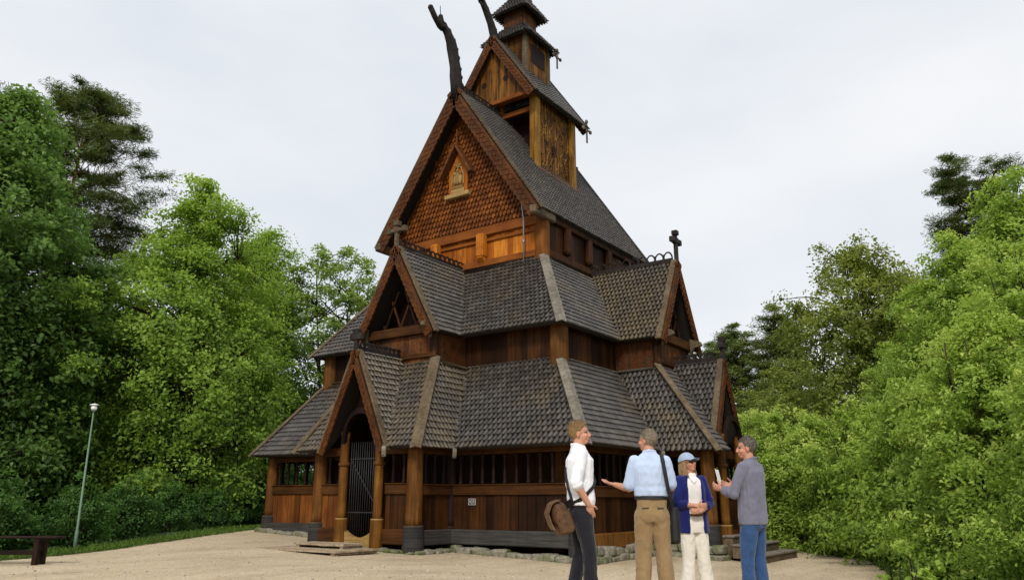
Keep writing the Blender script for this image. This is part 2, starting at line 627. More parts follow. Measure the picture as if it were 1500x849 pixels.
# ---- aisle roof (middle tier) --------------------------------------------
ZM, ZC = 5.02, 7.34
mb = MB()
shingles(mb, (1, 4.17, ZM), (1, 1.22, ZM), (2.65, 0.02, 7.27), (2.7, 2.62, ZC), seed=40)
shingles(mb, (1, -1.22, ZM), (1, -4.17, ZM), (2.7, -2.62, ZC), (2.65, -0.02, 7.27), seed=41)
shingles(mb, (1, -4.17, ZM), (US - 1.2, -4.17, ZM), (US, -2.65, 7.27), (2.7, -2.62, ZC), seed=42)
shingles(mb, (US + 1.2, -4.17, ZM), (9.85, -4.17, ZM), (8.15, -2.62, ZC), (US, -2.65, 7.27), seed=43)
shingles(mb, (9.85, 4.17, ZM), (1, 4.17, ZM), (2.7, 2.62, ZC), (8.15, 2.62, ZC), e=.2, w=.18, seed=44)
shingles(mb, (9.85, -4.17, ZM), (9.85, 4.17, ZM), (8.15, 2.62, ZC), (8.15, -2.62, ZC), e=.2, w=.18, seed=45)
mid = part(mb, 'aisle_roof', M['roof'])
hipboard(mid, (2.7, -2.62, ZC), (1, -4.17, ZM), mat='grey')
hipboard(mid, (2.7, 2.62, ZC), (1, 4.17, ZM), mat='greybrown', w=.2)
hipboard(mid, (8.15, -2.62, ZC), (9.85, -4.17, ZM), mat='greybrown', w=.2)
wdorm = gable_roof('dormer_roof', M['roof'], (-.08, 0, 7.27), (2.66, 0, 7.27), 1.24, 2.25, (0, 1, 0), 1.08, 50, .23, 'greybrown', .1, crest_to=.98, finial=(.62, .42), finmat='greybrown')
sdorm = gable_roof('dormer_roof', M['roof_warm'], (US, -5.33, 7.27), (US, -2.66, 7.27), 1.22, 2.25, (1, 0, 0), 1.16, 60, .23, 'greybrown', .13, crest_to=.98, finial=(.80, .36))

# ---- nave roof ------------------------------------------------------------
ZG, ZR = 8.48, 12.79
mb = MB()
shingles(mb, (2.15, -2.85, ZG), (8.71, -2.85, ZG), (8.71, 0, ZR), (2.15, 0, ZR), e=.145, w=.115, seed=70)
shingles(mb, (8.71, 2.85, ZG), (2.15, 2.85, ZG), (2.15, 0, ZR), (8.71, 0, ZR), e=.2, w=.16, seed=71)
nave = part(mb, 'nave_roof', M['roof_dark'])
for u, d in ((2.12, -1), (8.74, 1)):
    for sg in (-1, 1):
        foot = V((u, sg * 2.85 * 1.03, ZR - (ZR - ZG) * 1.03))
        mb = MB()
        barge(mb, (u, 0, ZR + .04), foot + V((0, 0, .04)), (d, 0, 0), .36, .06, .2)
        part(mb, 'bargeboard', M['red'], nave)
        mb = MB()
        sl = (foot - V((u, 0, ZR))).normalized()
        nn = sl.cross(V((1, 0, 0)))
        if nn.z < 0: nn = -nn
        mb.beam(V((u - d * .05, 0, ZR)) + nn * .085, foot + V((-d * .05, 0, 0)) + nn * .085, .17, .05, up=nn)
        part(mb, 'verge_cap', M['black'] if d > 0 else M['greybrown'], nave)
mb = MB()
crest(mb, (2.3, 0, ZR + .06), (4.4, 0, ZR + .06), .1)
part(mb, 'ridge_crest', M['black'], nave)
mb = MB()
mb.beam((6.6, 0, ZR + .05), (8.72, 0, ZR + .05), .14, .1)
part(mb, 'ridge_cap', M['black'], nave)


def dragon(parent, pts, rads, tip):
    """carved dragon neck and open-jawed head rearing from a gable apex"""
    mb = MB()
    n = len(pts)
    P = [V(p) for p in pts]
    # flattened neck
    vs, fs = [], []
    k = 12
    for i, p in enumerate(P):
        d = (P[min(i + 1, n - 1)] - P[max(i - 1, 0)]).normalized()
        y = V((0, 1, 0))
        x = d.cross(y).normalized()
        for j in range(k):
            t = 2 * PI * j / k
            rr = rads[i] * (1 + .12 * math.sin(j * 3 + i))
            vs.append(p + x * math.cos(t) * rr + y * math.sin(t) * rr * .55)
    for i in range(n - 1):
        for j in range(k):
            j2 = (j + 1) % k
            fs.append((i * k + j, i * k + j2, (i + 1) * k + j2, (i + 1) * k + j))
    fs.append(tuple(range(k))[::-1])
    fs.append(tuple((n - 1) * k + j for j in range(k)))
    mb.add(vs, fs)
    # open jaws: a long upper jaw reaching out, a short lower jaw standing up
    for pts_, rr_ in tip:
        mb.tube([V(p) for p in pts_], rr_, 9)
        mb.ellip(pts_[-1], (rr_[-1] * 1.05,) * 3, 9, 6)
    for i in range(1, n - 1):
        dd = (P[i + 1] - P[i - 1]).normalized()
        bb = V((0, 1, 0)).cross(dd).normalized()
        if bb.x < 0: bb = -bb
        mb.tube([P[i] + bb * rads[i] * .7, P[i] + bb * rads[i] * 1.12 + dd * .06, P[i] + bb * rads[i] * 1.05 + dd * .14], [rads[i] * .45, rads[i] * .25, .01], 6)
    return part(mb, 'dragon_head', M['black'], parent, smooth=True)


dragon(nave, [(2.25, 0, 12.5), (2.15, 0, 12.95), (2.11, 0, 13.2), (2.08, 0, 13.45), (2.01, 0, 13.77), (1.94, 0, 14.0), (1.85, 0, 14.22), (1.70, 0, 14.42), (1.56, 0, 14.53), (1.42, 0, 14.56)], [.27, .25, .24, .225, .215, .21, .195, .17, .145, .12], [([(1.48, 0, 14.5), (1.33, 0, 14.5), (1.22, 0, 14.56), (1.1, 0, 14.66), (.91, 0, 14.86)], [.12, .10, .085, .085, .082]), ([(1.46, 0, 14.5), (1.40, 0, 14.64), (1.36, 0, 14.80)], [.11, .09, .075]), ([(1.36, 0, 14.8), (1.33, 0, 15.15)], [.012, .010])])

# ---- ridge turret ---------------------------------------------------------
TZ, TE = 15.47, 13.14
mb = MB()
shingles(mb, (3.92, -1.55, TE), (7.1, -1.55, TE), (7.1, 0, TZ), (3.92, 0, TZ), e=.14, w=.115, seed=80)
shingles(mb, (7.1, 1.55, TE), (3.92, 1.55, TE), (3.92, 0, TZ), (7.1, 0, TZ), e=.18, w=.15, seed=81)
tur = part(mb, 'turret_roof', M['roof_dark'])
for u, d in ((3.89, -1), (7.13, 1)):
    for sg in (-1, 1):
        foot = V((u, sg * 1.55 * 1.05, TZ - (TZ - TE) * 1.05))
        mb = MB()
        barge(mb, (u, 0, TZ + .03), foot + V((0, 0, .03)), (d, 0, 0), .25, .05, .17)
        part(mb, 'bargeboard', M['red'], tur)
        mb = MB()
        sl = (foot - V((u, 0, TZ))).normalized()
        nn = sl.cross(V((1, 0, 0)))
        if nn.z < 0: nn = -nn
        mb.beam(V((u - d * .05, 0, TZ)) + nn * .08, foot + V((-d * .05, 0, 0)) + nn * .08, .14, .045, up=nn)
        part(mb, 'verge_cap', M['greybrown'] if d < 0 else M['black'], tur)
dragon(tur, [(4.08, 0, 15.3), (4.02, 0, 15.55), (3.95, 0, 15.72), (3.84, 0, 15.9), (3.70, 0, 16.11), (3.57, 0, 16.28), (3.44, 0, 16.4), (3.30, 0, 16.5)], [.21, .2, .185, .17, .16, .15, .14, .12], [([(3.34, 0, 16.46), (3.2, 0, 16.6), (3.0, 0, 16.82)], [.11, .085, .08]), ([(3.36, 0, 16.5), (3.28, 0, 16.72), (3.24, 0, 16.86)], [.10, .085, .07])])

# turret walls: corner posts, boarded side, boarded gable with two sound holes, open front
def boards(mb, o, ax, L, z0, z1, th, w=.17, nrm=(0, 0, 0), seed=0, gap=.006, topfn=None, botfn=None):
    """vertical boards from point o along ax (length L); nrm = outward thickness direction"""
    rnd = random.Random(seed)
    o, ax, nrm = V(o), V(ax), V(nrm)
    x = 0
    while x < L - .01:
        ww = min(w * rnd.uniform(.8, 1.2), L - x)
        if L - x - ww < .05: ww = L - x
        a, b = x + gap / 2, x + ww - gap / 2
        off = nrm * rnd.uniform(0, .012)
        za, zb = (z1, z1) if topfn is None else (topfn(a), topfn(b))
        ya, yb = (z0, z0) if botfn is None else (botfn(a), botfn(b))
        up = V((0, 0, 1))
        poly = [o + ax * a + up * ya + off, o + ax * b + up * yb + off, o + ax * b + up * zb + off, o + ax * a + up * za + off]
        mb.prism(poly, nrm * th)
        x += ww


tw = MB()
T0, T1, TH = 4.43, 6.58, 1.28
slope_main = (ZR - ZG) / 2.85
zroof = lambda v: ZR - slope_main * abs(v)
boards(tw, (T0 + .1, -TH + .04, 0), (1, 0, 0), T1 - T0 - .2, 10.75, 13.35, .05, .16, (0, -1, 0), 90)
boards(tw, (T0 + .1, TH - .04, 0), (1, 0, 0), T1 - T0 - .2, 10.75, 13.35, .05, .16, (0, 1, 0), 91)
boards(tw, (T1 - .04, -TH + .1, 0), (0, 1, 0), 2 * TH - .2, 10.8, 13.4, .05, .2, (1, 0, 0), 92)
turret = part(tw, 'turret_wall', M['turret'])
rv = random.Random(14)
for sg in (-1, 1):
    mb = MB()
    for k in range(6):
        x0 = T0 + .33 + k * .30
        ph = rv.uniform(0, 6)
        pts = []
        for q in range(34):
            z = 11.0 + (13.0 - 11.0) * q / 33
            pts.append((x0 + .10 * math.sin(z * 5.2 + ph) + .03 * math.sin(z * 13 + k), sg * (TH - .04 + .062), z))
        mb.tube(pts, .026, 5)
        for q in range(2, 32, 4):
            p = V(pts[q])
            s_ = 1 if (q // 4) % 2 else -1
            mb.tube([p, p + V((s_ * .07, 0, .06)), p + V((s_ * .12, 0, .02)), p + V((s_ * .10, 0, -.05))], [.02, .02, .017, .012], 5)
    part(mb, 'carved_panel', M['carve'], turret)
for (u, v) in ((T0, -TH), (T0, TH), (T1, -TH), (T1, TH)):
    mb = MB()
    mb.bbox((u - .13, v - .13, 10.55), (u + .13, v + .13, 13.38))
    part(mb, 'corner_post', M['gold'], turret, bevel=.03)
mb = MB()
mb.bbox((T0 - .06, -TH + .14, 12.72), (T0 + .06, TH - .14, 12.9))
mb.bbox((T0 - .06, -.1, 12.4), (T0 + .1, .1, 13.4))
part(mb, 'cross_beam', M['orange_h'], turret, bevel=.02)
mb = MB()
mb.bbox((T0 - .1, -TH - .17, 10.62), (T1 + .1, -TH - .09, 10.8))
part(mb, 'base_board', M['orange_h'], turret, bevel=.02)
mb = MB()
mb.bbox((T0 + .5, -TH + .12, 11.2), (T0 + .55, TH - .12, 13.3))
part(mb, 'interior_shade_panel', M['dark'], turret)  # dark sheet standing in for the shade inside the turret
# gable board; dark discs laid on it paint the shade of two sound holes
mb = MB()
gs = (TZ - TE) / 1.55
gt = lambda x: min(TZ - gs * abs(x - 1.4) - .12, TZ)
boards(mb, (T0 - .3, -1.4, 0), (0, 1, 0), 2.8, 13.22, 0, .05, .36, (-1, 0, 0), 95, topfn=gt)
gb = part(mb, 'gable_board', M['turret'], turret)
for v in (-.42, .42):
    mb = MB()
    mb.tube([(T0 - .37, v, 13.95), (T0 - .358, v, 13.95)], .09, 16)
    part(mb, 'sound_hole_shade', M['dark'], gb)
mb = MB()
mb.bbox((T0 - .42, -1.45, 13.1), (T0 - .2, 1.45, 13.26))
part(mb, 'cross_beam', M['orange_h'], turret, bevel=.02)
# upper turret
CU = 5.5
mb = MB()
h = .66
for o, ax, nr, s in (((CU - h, -h, 0), (1, 0, 0), (0, -1, 0), 1), ((CU - h, h, 0), (1, 0, 0), (0, 1, 0), 2), ((CU - h, -h, 0), (0, 1, 0), (-1, 0, 0), 3), ((CU + h, -h, 0), (0, 1, 0), (1, 0, 0), 4)):
    boards(mb, o, ax, 2 * h, 14.3, 15.95, .04, .18, nr, 100 + s)
upper = part(mb, 'lantern_wall', M['turret'])
for su in (-1, 1):
    for sv in (-1, 1):
        mb = MB()
        mb.bbox((CU + su * h - .08, sv * h - .08, 14.2), (CU + su * h + .08, sv * h + .08, 15.97))
        part(mb, 'corner_post', M['greybrown'], upper, bevel=.015)
mb = MB()
mb.bbox((CU - .42, -h - .062, 14.95), (CU + .42, -h - .052, 15.62))
part(mb, 'louvre_shade', M['dark'], upper)  # flat dark sheet on the boards, painted shade of an opening


def pyramid_roof(name, c, h0, z0, h1, z1, e, w, seed, mat):
    mb = MB()
    cu = c
    q0 = [(cu - h0, -h0), (cu + h0, -h0), (cu + h0, h0), (cu - h0, h0)]
    q1 = [(cu - h1, -h1), (cu + h1, -h1), (cu + h1, h1), (cu - h1, h1)]
    for i in range(4):
        j = (i + 1) % 4
        shingles(mb, (*q0[i], z0), (*q0[j], z0), (*q1[j], z1), (*q1[i], z1), e=e, w=w, seed=seed + i, slab=.05)
    return part(mb, name, mat)


pyramid_roof('lantern_roof', CU, .92, 15.80, .36, 16.52, .12, .11, 110, M['roof_dark'])
mb = MB()
h = .38
for o, ax, nr, s in (((CU - h, -h, 0), (1, 0, 0), (0, -1, 0), 1), ((CU - h, h, 0), (1, 0, 0), (0, 1, 0), 2), ((CU - h, -h, 0), (0, 1, 0), (-1, 0, 0), 3), ((CU + h, -h, 0), (0, 1, 0), (1, 0, 0), 4)):
    boards(mb, o, ax, 2 * h, 16.35, 17.15, .03, .15, nr, 120 + s)
part(mb, 'spire_neck', M['red'])
cap = pyramid_roof('spire_cap', CU, .66, 17.02, .2, 17.75, .12, .11, 130, M['roof_dark'])
pyramid_roof('spire', CU, .26, 17.74, .03, 20.2, .14, .1, 140, M['roof_dark'])
# small carved crosses beside the turret gables
for (p, sc) in (((6.98, -1.62, 12.98), 1.0), ((6.2, -.98, 15.55), .9)):
    mb = MB()
    p = V(p)
    mb.beam(p + V((.1, 0, -.42 * sc)), p + V((.1, 0, .34 * sc)), .05, .05, up=(1, 0, 0))
    mb.beam(p + V((-.12 * sc, 0, .06)), p + V((.34 * sc, 0, .06)), .05, .05)
    for q in ((.34 * sc, .06), (-.13 * sc, .06), (.1, .36 * sc)):
        mb.ellip(p + V((q[0], 0, q[1])), (.075 * sc, .05, .075 * sc), 10, 6)
    mb.ellip(p + V((.1, 0, .06)), (.085, .04, .085), 10, 6)
    part(mb, 'carved_cross', M['grey'], tur, bevel=.01)

# ---- nave clerestory and west gable --------------------------------------
CW, CE, CH = 2.7, 8.15, 2.62
mb = MB()
boards(mb, (CW, -CH + .1, 0), (0, 1, 0), 2 * CH - .2, 7.2, 8.25, .05, .21, (-1, 0, 0), 150)
cler = part(mb, 'nave_wall', M['orange'])
mb = MB()
boards(mb, (CW + .1, -CH, 0), (1, 0, 0), CE - CW - .2, 7.2, 8.7, .05, .2, (0, -1, 0), 151)
boards(mb, (CW + .1, CH, 0), (1, 0, 0), CE - CW - .2, 7.2, 8.7, .05, .2, (0, 1, 0), 152)
boards(mb, (CE, -CH + .1, 0), (0, 1, 0), 2 * CH - .2, 7.2, 8.7, .05, .2, (1, 0, 0), 153)
part(mb, 'nave_wall', M['brown'])
for (u, v) in ((CW, -CH), (CW, CH), (CE, -CH), (CE, CH)):
    mb = MB()
    mb.lathe((u, v, 0), [(.2, 7.0), (.2, 8.55)], 16)
    part(mb, 'corner_post', M['amber'] if u < 4 else M['brown'], cler, smooth=False)
mb = MB()
mb.bbox((CW - .14, -CH + .15, 7.28), (CW - .055, CH - .15, 7.48))
mb.bbox((CW - .16, -CH + .0, 8.18), (CW + .06, CH - .0, 8.46))
mb.bbox((CW - .11, -CH + .15, 8.0), (CW - .055, CH - .15, 8.1))
part(mb, 'cross_beam', M['orange_h'], cler, bevel=.02)
for v in (-.72, .95):
    mb = MB()
    mb.bbox((CW - .3, v - .13, 7.55), (CW - .07, v + .13, 8.22))
    mb.prism([(CW - .3, v - .12, 7.55), (CW - .08, v - .12, 7.55), (CW - .08, v - .12, 7.35)], (0, .24, 0))
    part(mb, 'wall_bracket', M['orange'], cler, bevel=.03)
mb = MB()
mb.bbox((CW + .2, -CH - .17, 8.3), (CE - .2, -CH - .055, 8.6))
mb.bbox((CW + .2, -CH - .13, 7.3), (CE - .2, -CH - .055, 7.5))
part(mb, 'cross_beam', M['brown'], cler, bevel=.02)
for u in (3.75, 4.95, 6.15):
    mb = MB()
    mb.bbox((u - .11, -CH - .22, 7.62), (u + .11, -CH - .07, 8.3))
    mb.ellip((u, -CH - .15, 7.62), (.11, .09, .10), 12, 8)
    part(mb, 'wall_bracket', M['brown'], cler, bevel=.03)
# gable covered in small pointed shingles
mb = MB()
GU = 2.6
mb.prism([(GU, -2.72, 8.4), (GU, 2.72, 8.4), (GU, 0, 12.5)], (.06, 0, 0))
rnd = random.Random(160)
e, w = .16, .13
row = 0
z = 8.46
while z < 12.3:
    hw = (12.45 - z - .15) / (12.5 - 8.4) * 2.7
    off = .5 * w * (row % 2)
    for k in range(-24, 25):
        x = k * w + off
        if abs(x) > hw: continue
        j = rnd.uniform(-.008, .008)
        t = .07 + rnd.uniform(0, .012)
        P = [(GU - .004, x - .46 * w, z + 1.5 * e), (GU - t, x - .42 * w, z + .35 * e + j), (GU - t - .004, x, z + j - .02), (GU - t, x + .42 * w, z + .35 * e + j), (GU - .004, x + .46 * w, z + 1.5 * e)]
        Q = [(p[0] + .06, p[1], p[2]) for p in P[1:4]]
        mb.add(P + Q, [(0, 1, 2, 3, 4), (1, 5, 6, 2), (2, 6, 7, 3)])
    z += e
    row += 1
M['gable'] = wood('gable_shingle', [(0.036, 0.011, 0.003), (0.14, 0.042, 0.009), (0.38, 0.130, 0.028)], 'n', rvar=.18)
gab = part(mb, 'gable_shingles', M['gable'])
mb = MB()
mb.prism([(8.2, -2.72, 8.4), (8.2, 2.72, 8.4), (8.2, 0, 12.5)], (.06, 0, 0))
part(mb, 'gable_wall', M['brown'])
# relief shrine in the gable
NV = .14
mb = MB()
mb.bbox((GU - .10, NV - .34, 9.62), (GU - .035, NV + .34, 10.35))
mb.prism([(GU - .10, NV - .34, 10.35), (GU - .10, NV + .34, 10.35), (GU - .10, NV, 10.95)], (.065, 0, 0))
nich = part(mb, 'relief_shrine', M['orange'])
mb = MB()
for sg in (-1, 1):
    mb.beam((GU - .19, NV, 11.12), (GU - .19, NV + sg * .58, 10.14), .26, .07, up=(0, sg, .6))
mb.beam((GU - .2, NV, 11.05), (GU - .2, NV, 11.62), .05, .05)
mb.beam((GU - .2, NV - .09, 11.42), (GU - .2, NV + .09, 11.42), .045, .045)
part(mb, 'shrine_hood', M['red'], nich, bevel=.008)
mb = MB()
mb.bbox((GU - .20, NV - .44, 9.5), (GU - .03, NV + .44, 9.63))
part(mb, 'shrine_sill', M['pale'], nich, bevel=.015)
mb = MB()
# carved relief: a stepped mound with three standing figures under a small cross
G0 = GU - .105
mb.bbox((G0 - .03, NV - .24, 9.66), (G0, NV + .24, 9.78))
mb.bbox((G0 - .045, NV - .19, 9.78), (G0, NV + .19, 9.88))
for dv, hh, rr in ((-.1, .32, .065), (.1, .32, .065), (0, .40, .075)):
    mb.ellip((G0 - .03, NV + dv, 9.9 + hh / 2), (.045, rr, hh / 2), 12, 8)
    mb.ellip((G0 - .035, NV + dv, 9.9 + hh + .03), (.045, .045, .055), 10, 7)
mb.bbox((G0 - .04, NV - .022, 10.38), (G0, NV + .022, 10.68))
mb.bbox((G0 - .04, NV - .11, 10.5), (G0, NV + .11, 10.55))
for sg in (-1, 1):
    mb.tube([(G0 - .02, NV + sg * .21, 9.9), (G0 - .02, NV + sg * .2, 10.2), (G0 - .02, NV + sg * .12, 10.42), (G0 - .02, NV, 10.5)], .022, 6)
part(mb, 'carved_relief', M['pale'], nich, smooth=False, bevel=.006)
# beam ends under the nave eaves
for v in (-2.78, 2.78):
    mb = MB()
    mb.beam((1.95, v, 8.36), (3.0, v, 8.36), .2, .24)
    part(mb, 'beam_end', M['greybrown'], cler, bevel=.04)
# lightning conductor down the corner
mb = MB()
mb.tube([(2.3, -2.2, 9.45), (2.36, -2.2, 8.6), (2.42, -2.2, 8.35), (2.42, -2.2, 7.1)], .022, 8)
mb.tube([(2.42, -2.2, 7.75), (2.42, -2.2, 7.65)], .035, 8)
part(mb, 'lightning_conductor', M['zinc'], smooth=True)

# ---- aisle walls between the roofs ---------------------------------------
AU, AV, AE = 1.45, 3.85, 9.35
mb = MB()
boards(mb, (AU, -AV, 0), (0, 1, 0), 2 * AV, -.1, 5.35, .05, .22, (-1, 0, 0), 170)
boards(mb, (AU, -AV, 0), (1, 0, 0), AE - AU, -.1, 5.35, .05, .22, (0, -1, 0), 171)
boards(mb, (AU, AV, 0), (1, 0, 0), AE - AU, -.1, 5.35, .05, .22, (0, 1, 0), 172)
boards(mb, (AE, -AV, 0), (0, 1, 0), 2 * AV, -.1, 5.35, .05, .22, (1, 0, 0), 173)
aisle = part(mb, 'aisle_wall', M['brown'])
for (u, v) in ((AU, -AV), (AU, AV), (AE, -AV), (AE, AV)):
    mb = MB()
    mb.lathe((u, v, 0), [(.22, 0), (.22, 5.3)], 18)
    part(mb, 'corner_post', M['post'], aisle)
mb = MB()
mb.bbox((AU - .12, -AV + .2, 5.05), (AU - .055, -1.15, 5.3))
mb.bbox((AU - .12, 1.15, 5.05), (AU - .055, AV - .2, 5.3))
mb.bbox((AU + .2, -AV - .12, 5.05), (AE - .2, -AV - .055, 5.3))
part(mb, 'wall_plate', M['brown_h'], aisle, bevel=.02)


def dormer_body(O, fx, sx, half, depth, z0, ze, zap):
    """front boards, side walls and open carved gable of a dormer; O = front centre, fx outward, sx sideways"""
    O, fx, sx = V((*O, 0)), V(fx), V(sx)
    mb = MB()
    boards(mb, O - sx * half, sx, 2 * half, z0, ze + .1, .05, .2, fx, int(half * 977) + int(depth * 31))
    for sg in (-1, 1):
        boards(mb, O + sx * sg * half - fx * depth, fx, depth, z0, ze + .1, .05, .2, sx * sg, int(depth * 100))
    b = part(mb, 'dormer_wall', M['red'])
    for sg in (-1, 1):
        mb = MB()
        c = O + sx * sg * half
        mb.lathe((c.x, c.y, 0), [(.11, z0), (.11, ze + .1)], 12)
        part(mb, 'corner_post', M['brown'], b)
    mb = MB()
    c0, c1 = O - sx * (half + .12) + fx * .1, O + sx * (half + .12) + fx * .1
    z = V((0, 0, 1))
    mb.beam(c0 + z * (ze + .1), c1 + z * (ze + .1), .16, .24)
    mb.beam(c0 + z * (z0 + .35) - fx * .02, c1 + z * (z0 + .35) - fx * .02, .06, .12)
    part(mb, 'cross_beam', M['brown_h'], b, bevel=.02)
    # scrolled brackets at both ends
    for sg in (-1, 1):
        mb = MB()
        c = O + sx * sg * (half + .02) + fx * .17
        pr = [(0, .2), (.3, .1), (.34, .0), (.24, -.05), (.12, -.06), (0, -.26)]
        mb.prism([c + fx * x + z * (ze + .1 + y) - sx * .06 for x, y in pr], sx * .12)
        part(mb, 'eave_bracket', M['greybrown'], b, bevel=.015)
    mb = MB()
    g = O - fx * .55
    mb.prism([g - sx * half + z * (ze + .2), g + sx * half + z * (ze + .2), g + z * (zap - .25)], -fx * .05)
    part(mb, 'gable_wall', M['dark'], b)  # blackened back wall, shade of the recess put into its colour
    mb = MB()
    H = zap - ze - .45
    g = O + fx * .08
    for k in (-.55, -.05, .45):
        for sg in (-1, 1):
            x0 = k * half + .05
            x1 = x0 + sg * .42
            if abs(x1) < half * .95:
                t = min(1, (1 - abs(x1) / half) * 1.25)
                mb.beam(g + sx * x0 + z * (ze + .22), g + sx * (x0 + (x1 - x0) * t) + z * (ze + .22 + .95 * t), .05, .03, up=fx)
    part(mb, 'lattice', M['brown'], b)
    return b


dormer_body((.25, 0), (-1, 0, 0), (0, 1, 0), 1.05, 1.15, 4.1, 5.0, 7.2)
dormer_body((US, -5.05), (0, -1, 0), (1, 0, 0), .9, 1.15, 4.1, 5.0, 7.2)

# ---- gallery --------------------------------------------------------------
def gpost(u, v, r=.165, z0=-.05, zb=.52, zt=2.3, rb=.215, mat='post', rings=()):
    mb = MB()
    prof = [(r * 1.03, zb - .02), (r, zb + .15), (r * .95, zt - .2)]
    prof += [(r, zt)]
    mb.lathe((u, v, 0), prof, 22)
    p = part(mb, 'gallery_post', M[mat], smooth=True)
    mb = MB()
    mb.lathe((u, v, 0), [(rb * 1.02, z0), (rb * 1.04, z0 + .08), (rb * .97, zb - .05), (rb * .97, zb - .04), (rb * .99, zb - .035), (rb * .93, zb)], 22)
    part(mb, 'post_base', M['sill'] if mat == 'post' else (M['column'] if mat == 'column' else M['dark']), p)
    mb = MB()
    mb.lathe((u, v, 0), [(rb * .95, zb - .012), (rb * .95, zb + .012), (r * .9, zb + .014)], 22)
    part(mb, 'base_rim', M['greybrown'] if mat == 'post' else (M['pale'] if mat == 'column' else M['dark']), p)
    for zr in rings:
        mb = MB()
        mb.lathe((u, v, 0), [(r, zr - .05), (r * 1.28, zr - .02), (r * 1.28, zr + .02), (r, zr + .05)], 20)
        part(mb, 'post_ring', M['post'], p, smooth=True)
    return p


def baluster(u, v, z0, z1, r=.045):
    mb = MB()
    h = z1 - z0
    mb.lathe((u, v, z0), [(r * 1.2, 0), (r * 1.2, .05), (r * .7, .08), (r * .95, .2 * h), (r * .8, .45 * h), (r * .6, .7 * h), (r * 1.1, .74 * h), (r * .7, .8 * h), (r * 1.3, h - .04), (r * 1.3, h)], 10)
    return part(mb, 'baluster', M['dark'], gal, smooth=True)


gal = None


def gwall(p0, p1, out, z=0.0, nb=8, sillmat='sill', seed=0, bmat='brown'):
    """parapet with sill, boards, rail, open arcade and plate between two points"""
    global gal
    p0, p1, out = V((*p0, 0)), V((*p1, 0)), V((*out, 0))
    d = (p1 - p0)
    L = d.length
    d.normalize()
    mb = MB()
    boards(mb, p0, d, L, z + .34, z + 1.22, .04, .24, out, seed, gap=.012)
    b = part(mb, 'parapet', M[bmat])
    gal = b
    up = V((0, 0, 1))
    mb = MB()
    mb.beam(p0 + up * (z + .28) + out * .03, p1 + up * (z + .28) + out * .03, .22, .32)
    part(mb, 'sill_beam', M[sillmat], b, bevel=.02)
    mb = MB()
    mb.beam(p0 + up * (z + 1.28) + out * .03, p1 + up * (z + 1.28) + out * .03, .14, .21)
    mb.beam(p0 + up * (z + 1.395) + out * .03, p1 + up * (z + 1.395) + out * .03, .2, .028)
    part(mb, 'rail', M['brown_h'], b, bevel=.012)
    mb = MB()
    mb.beam(p0 + up * 2.16, p1 + up * 2.16, .2, .2)
    part(mb, 'wall_plate', M['brown_h'], b, bevel=.015)
    for i in range(nb):
        t = (i + .5) / nb
        q = p0 + d * L * t
        baluster(q.x, q.y, z + 1.405, 2.06)
    return b


gw = .45
# corner posts
gpost(gw, 4.85, r=.155, z0=.1, zb=.66)
gpost(gw, -4.85, z0=-.35)
gpost(-.80, -1.5, r=.18, z0=0, zb=.53, rb=.225)
gpost(-.80, 1.5, r=.165, z0=.05, zb=.56)
gpost(gw, -1.5, r=.14, z0=0, zb=.5, mat='dark', rb=.18)
gpost(gw, 1.5, r=.14, z0=0, zb=.5, mat='dark', rb=.18)
gpost(3.95, -4.85, r=.14, mat='dark', z0=-.3, rb=.18)
gpost(3.95, -6.3, z0=-.35)
gpost(10.35, -4.85, z0=-.35)
# portal columns
for v in (-.56, .56):
    gpost(-.95, v, r=.105, z0=.03, zb=.66, zt=2.6, rb=.15, mat='column', rings=(1.86,))
for u in (4.5, 5.72):
    gpost(u, -6.45, r=.105, z0=-.3, zb=.5, zt=2.6, rb=.15, mat='column', rings=(1.86,))
gwall((gw, -1.62), (gw, -4.72), (-1, 0), 0.0, 10, seed=200)
gwall((gw, 4.72), (gw, 1.62), (-1, 0), 0.05, 9, seed=201, bmat='parapet')
gwall((-.8, -1.34), (-.8, -.7), (-1, 0), 0.02, 2, 'brown_h', seed=202)
gwall((-.8, .7), (-.8, 1.34), (-1, 0), 0.02, 2, 'brown_h', seed=203, bmat='parapet')
gwall((-.62, -1.5), (gw - .12, -1.5), (0, -1), 0.0, 3, seed=204)
gwall((-.62, 1.5), (gw - .12, 1.5), (0, 1), 0.0, 3, seed=205)
gwall((gw + .15, -4.85), (3.8, -4.85), (0, -1), -.05, 10, 'post', seed=206)
gwall((5.85, -4.85), (10.2, -4.85), (0, -1), -.05, 10, seed=207)
gwall((3.95, -4.95), (3.95, -6.15), (-1, 0), -.08, 4, 'brown_h', seed=208)
gwall((5.75, -6.3), (5.75, -4.95), (1, 0), -.08, 4, 'brown_h', seed=209)
gwall((10.35, 4.85), (10.35, -4.85), (1, 0), 0.0, 18, seed=210)
gwall((gw + .12, 4.85), (10.2, 4.85), (0, 1), 0.05, 22, seed=211)
# gallery floor
mb = MB()
mb.bbox((.55, -4.75, .15), (1.38, 4.75, .2))
mb.bbox((1.42, -4.75, .15), (10.2, -3.92, .2))
mb.bbox((1.42, 3.92, .15), (10.2, 4.75, .2))
mb.bbox((-.72, -1.4, .16), (.55, 1.4, .21))
mb.bbox((4.05, -6.25, .1), (5.7, -4.75, .16))
part(mb, 'gallery_floor', M['dark'])
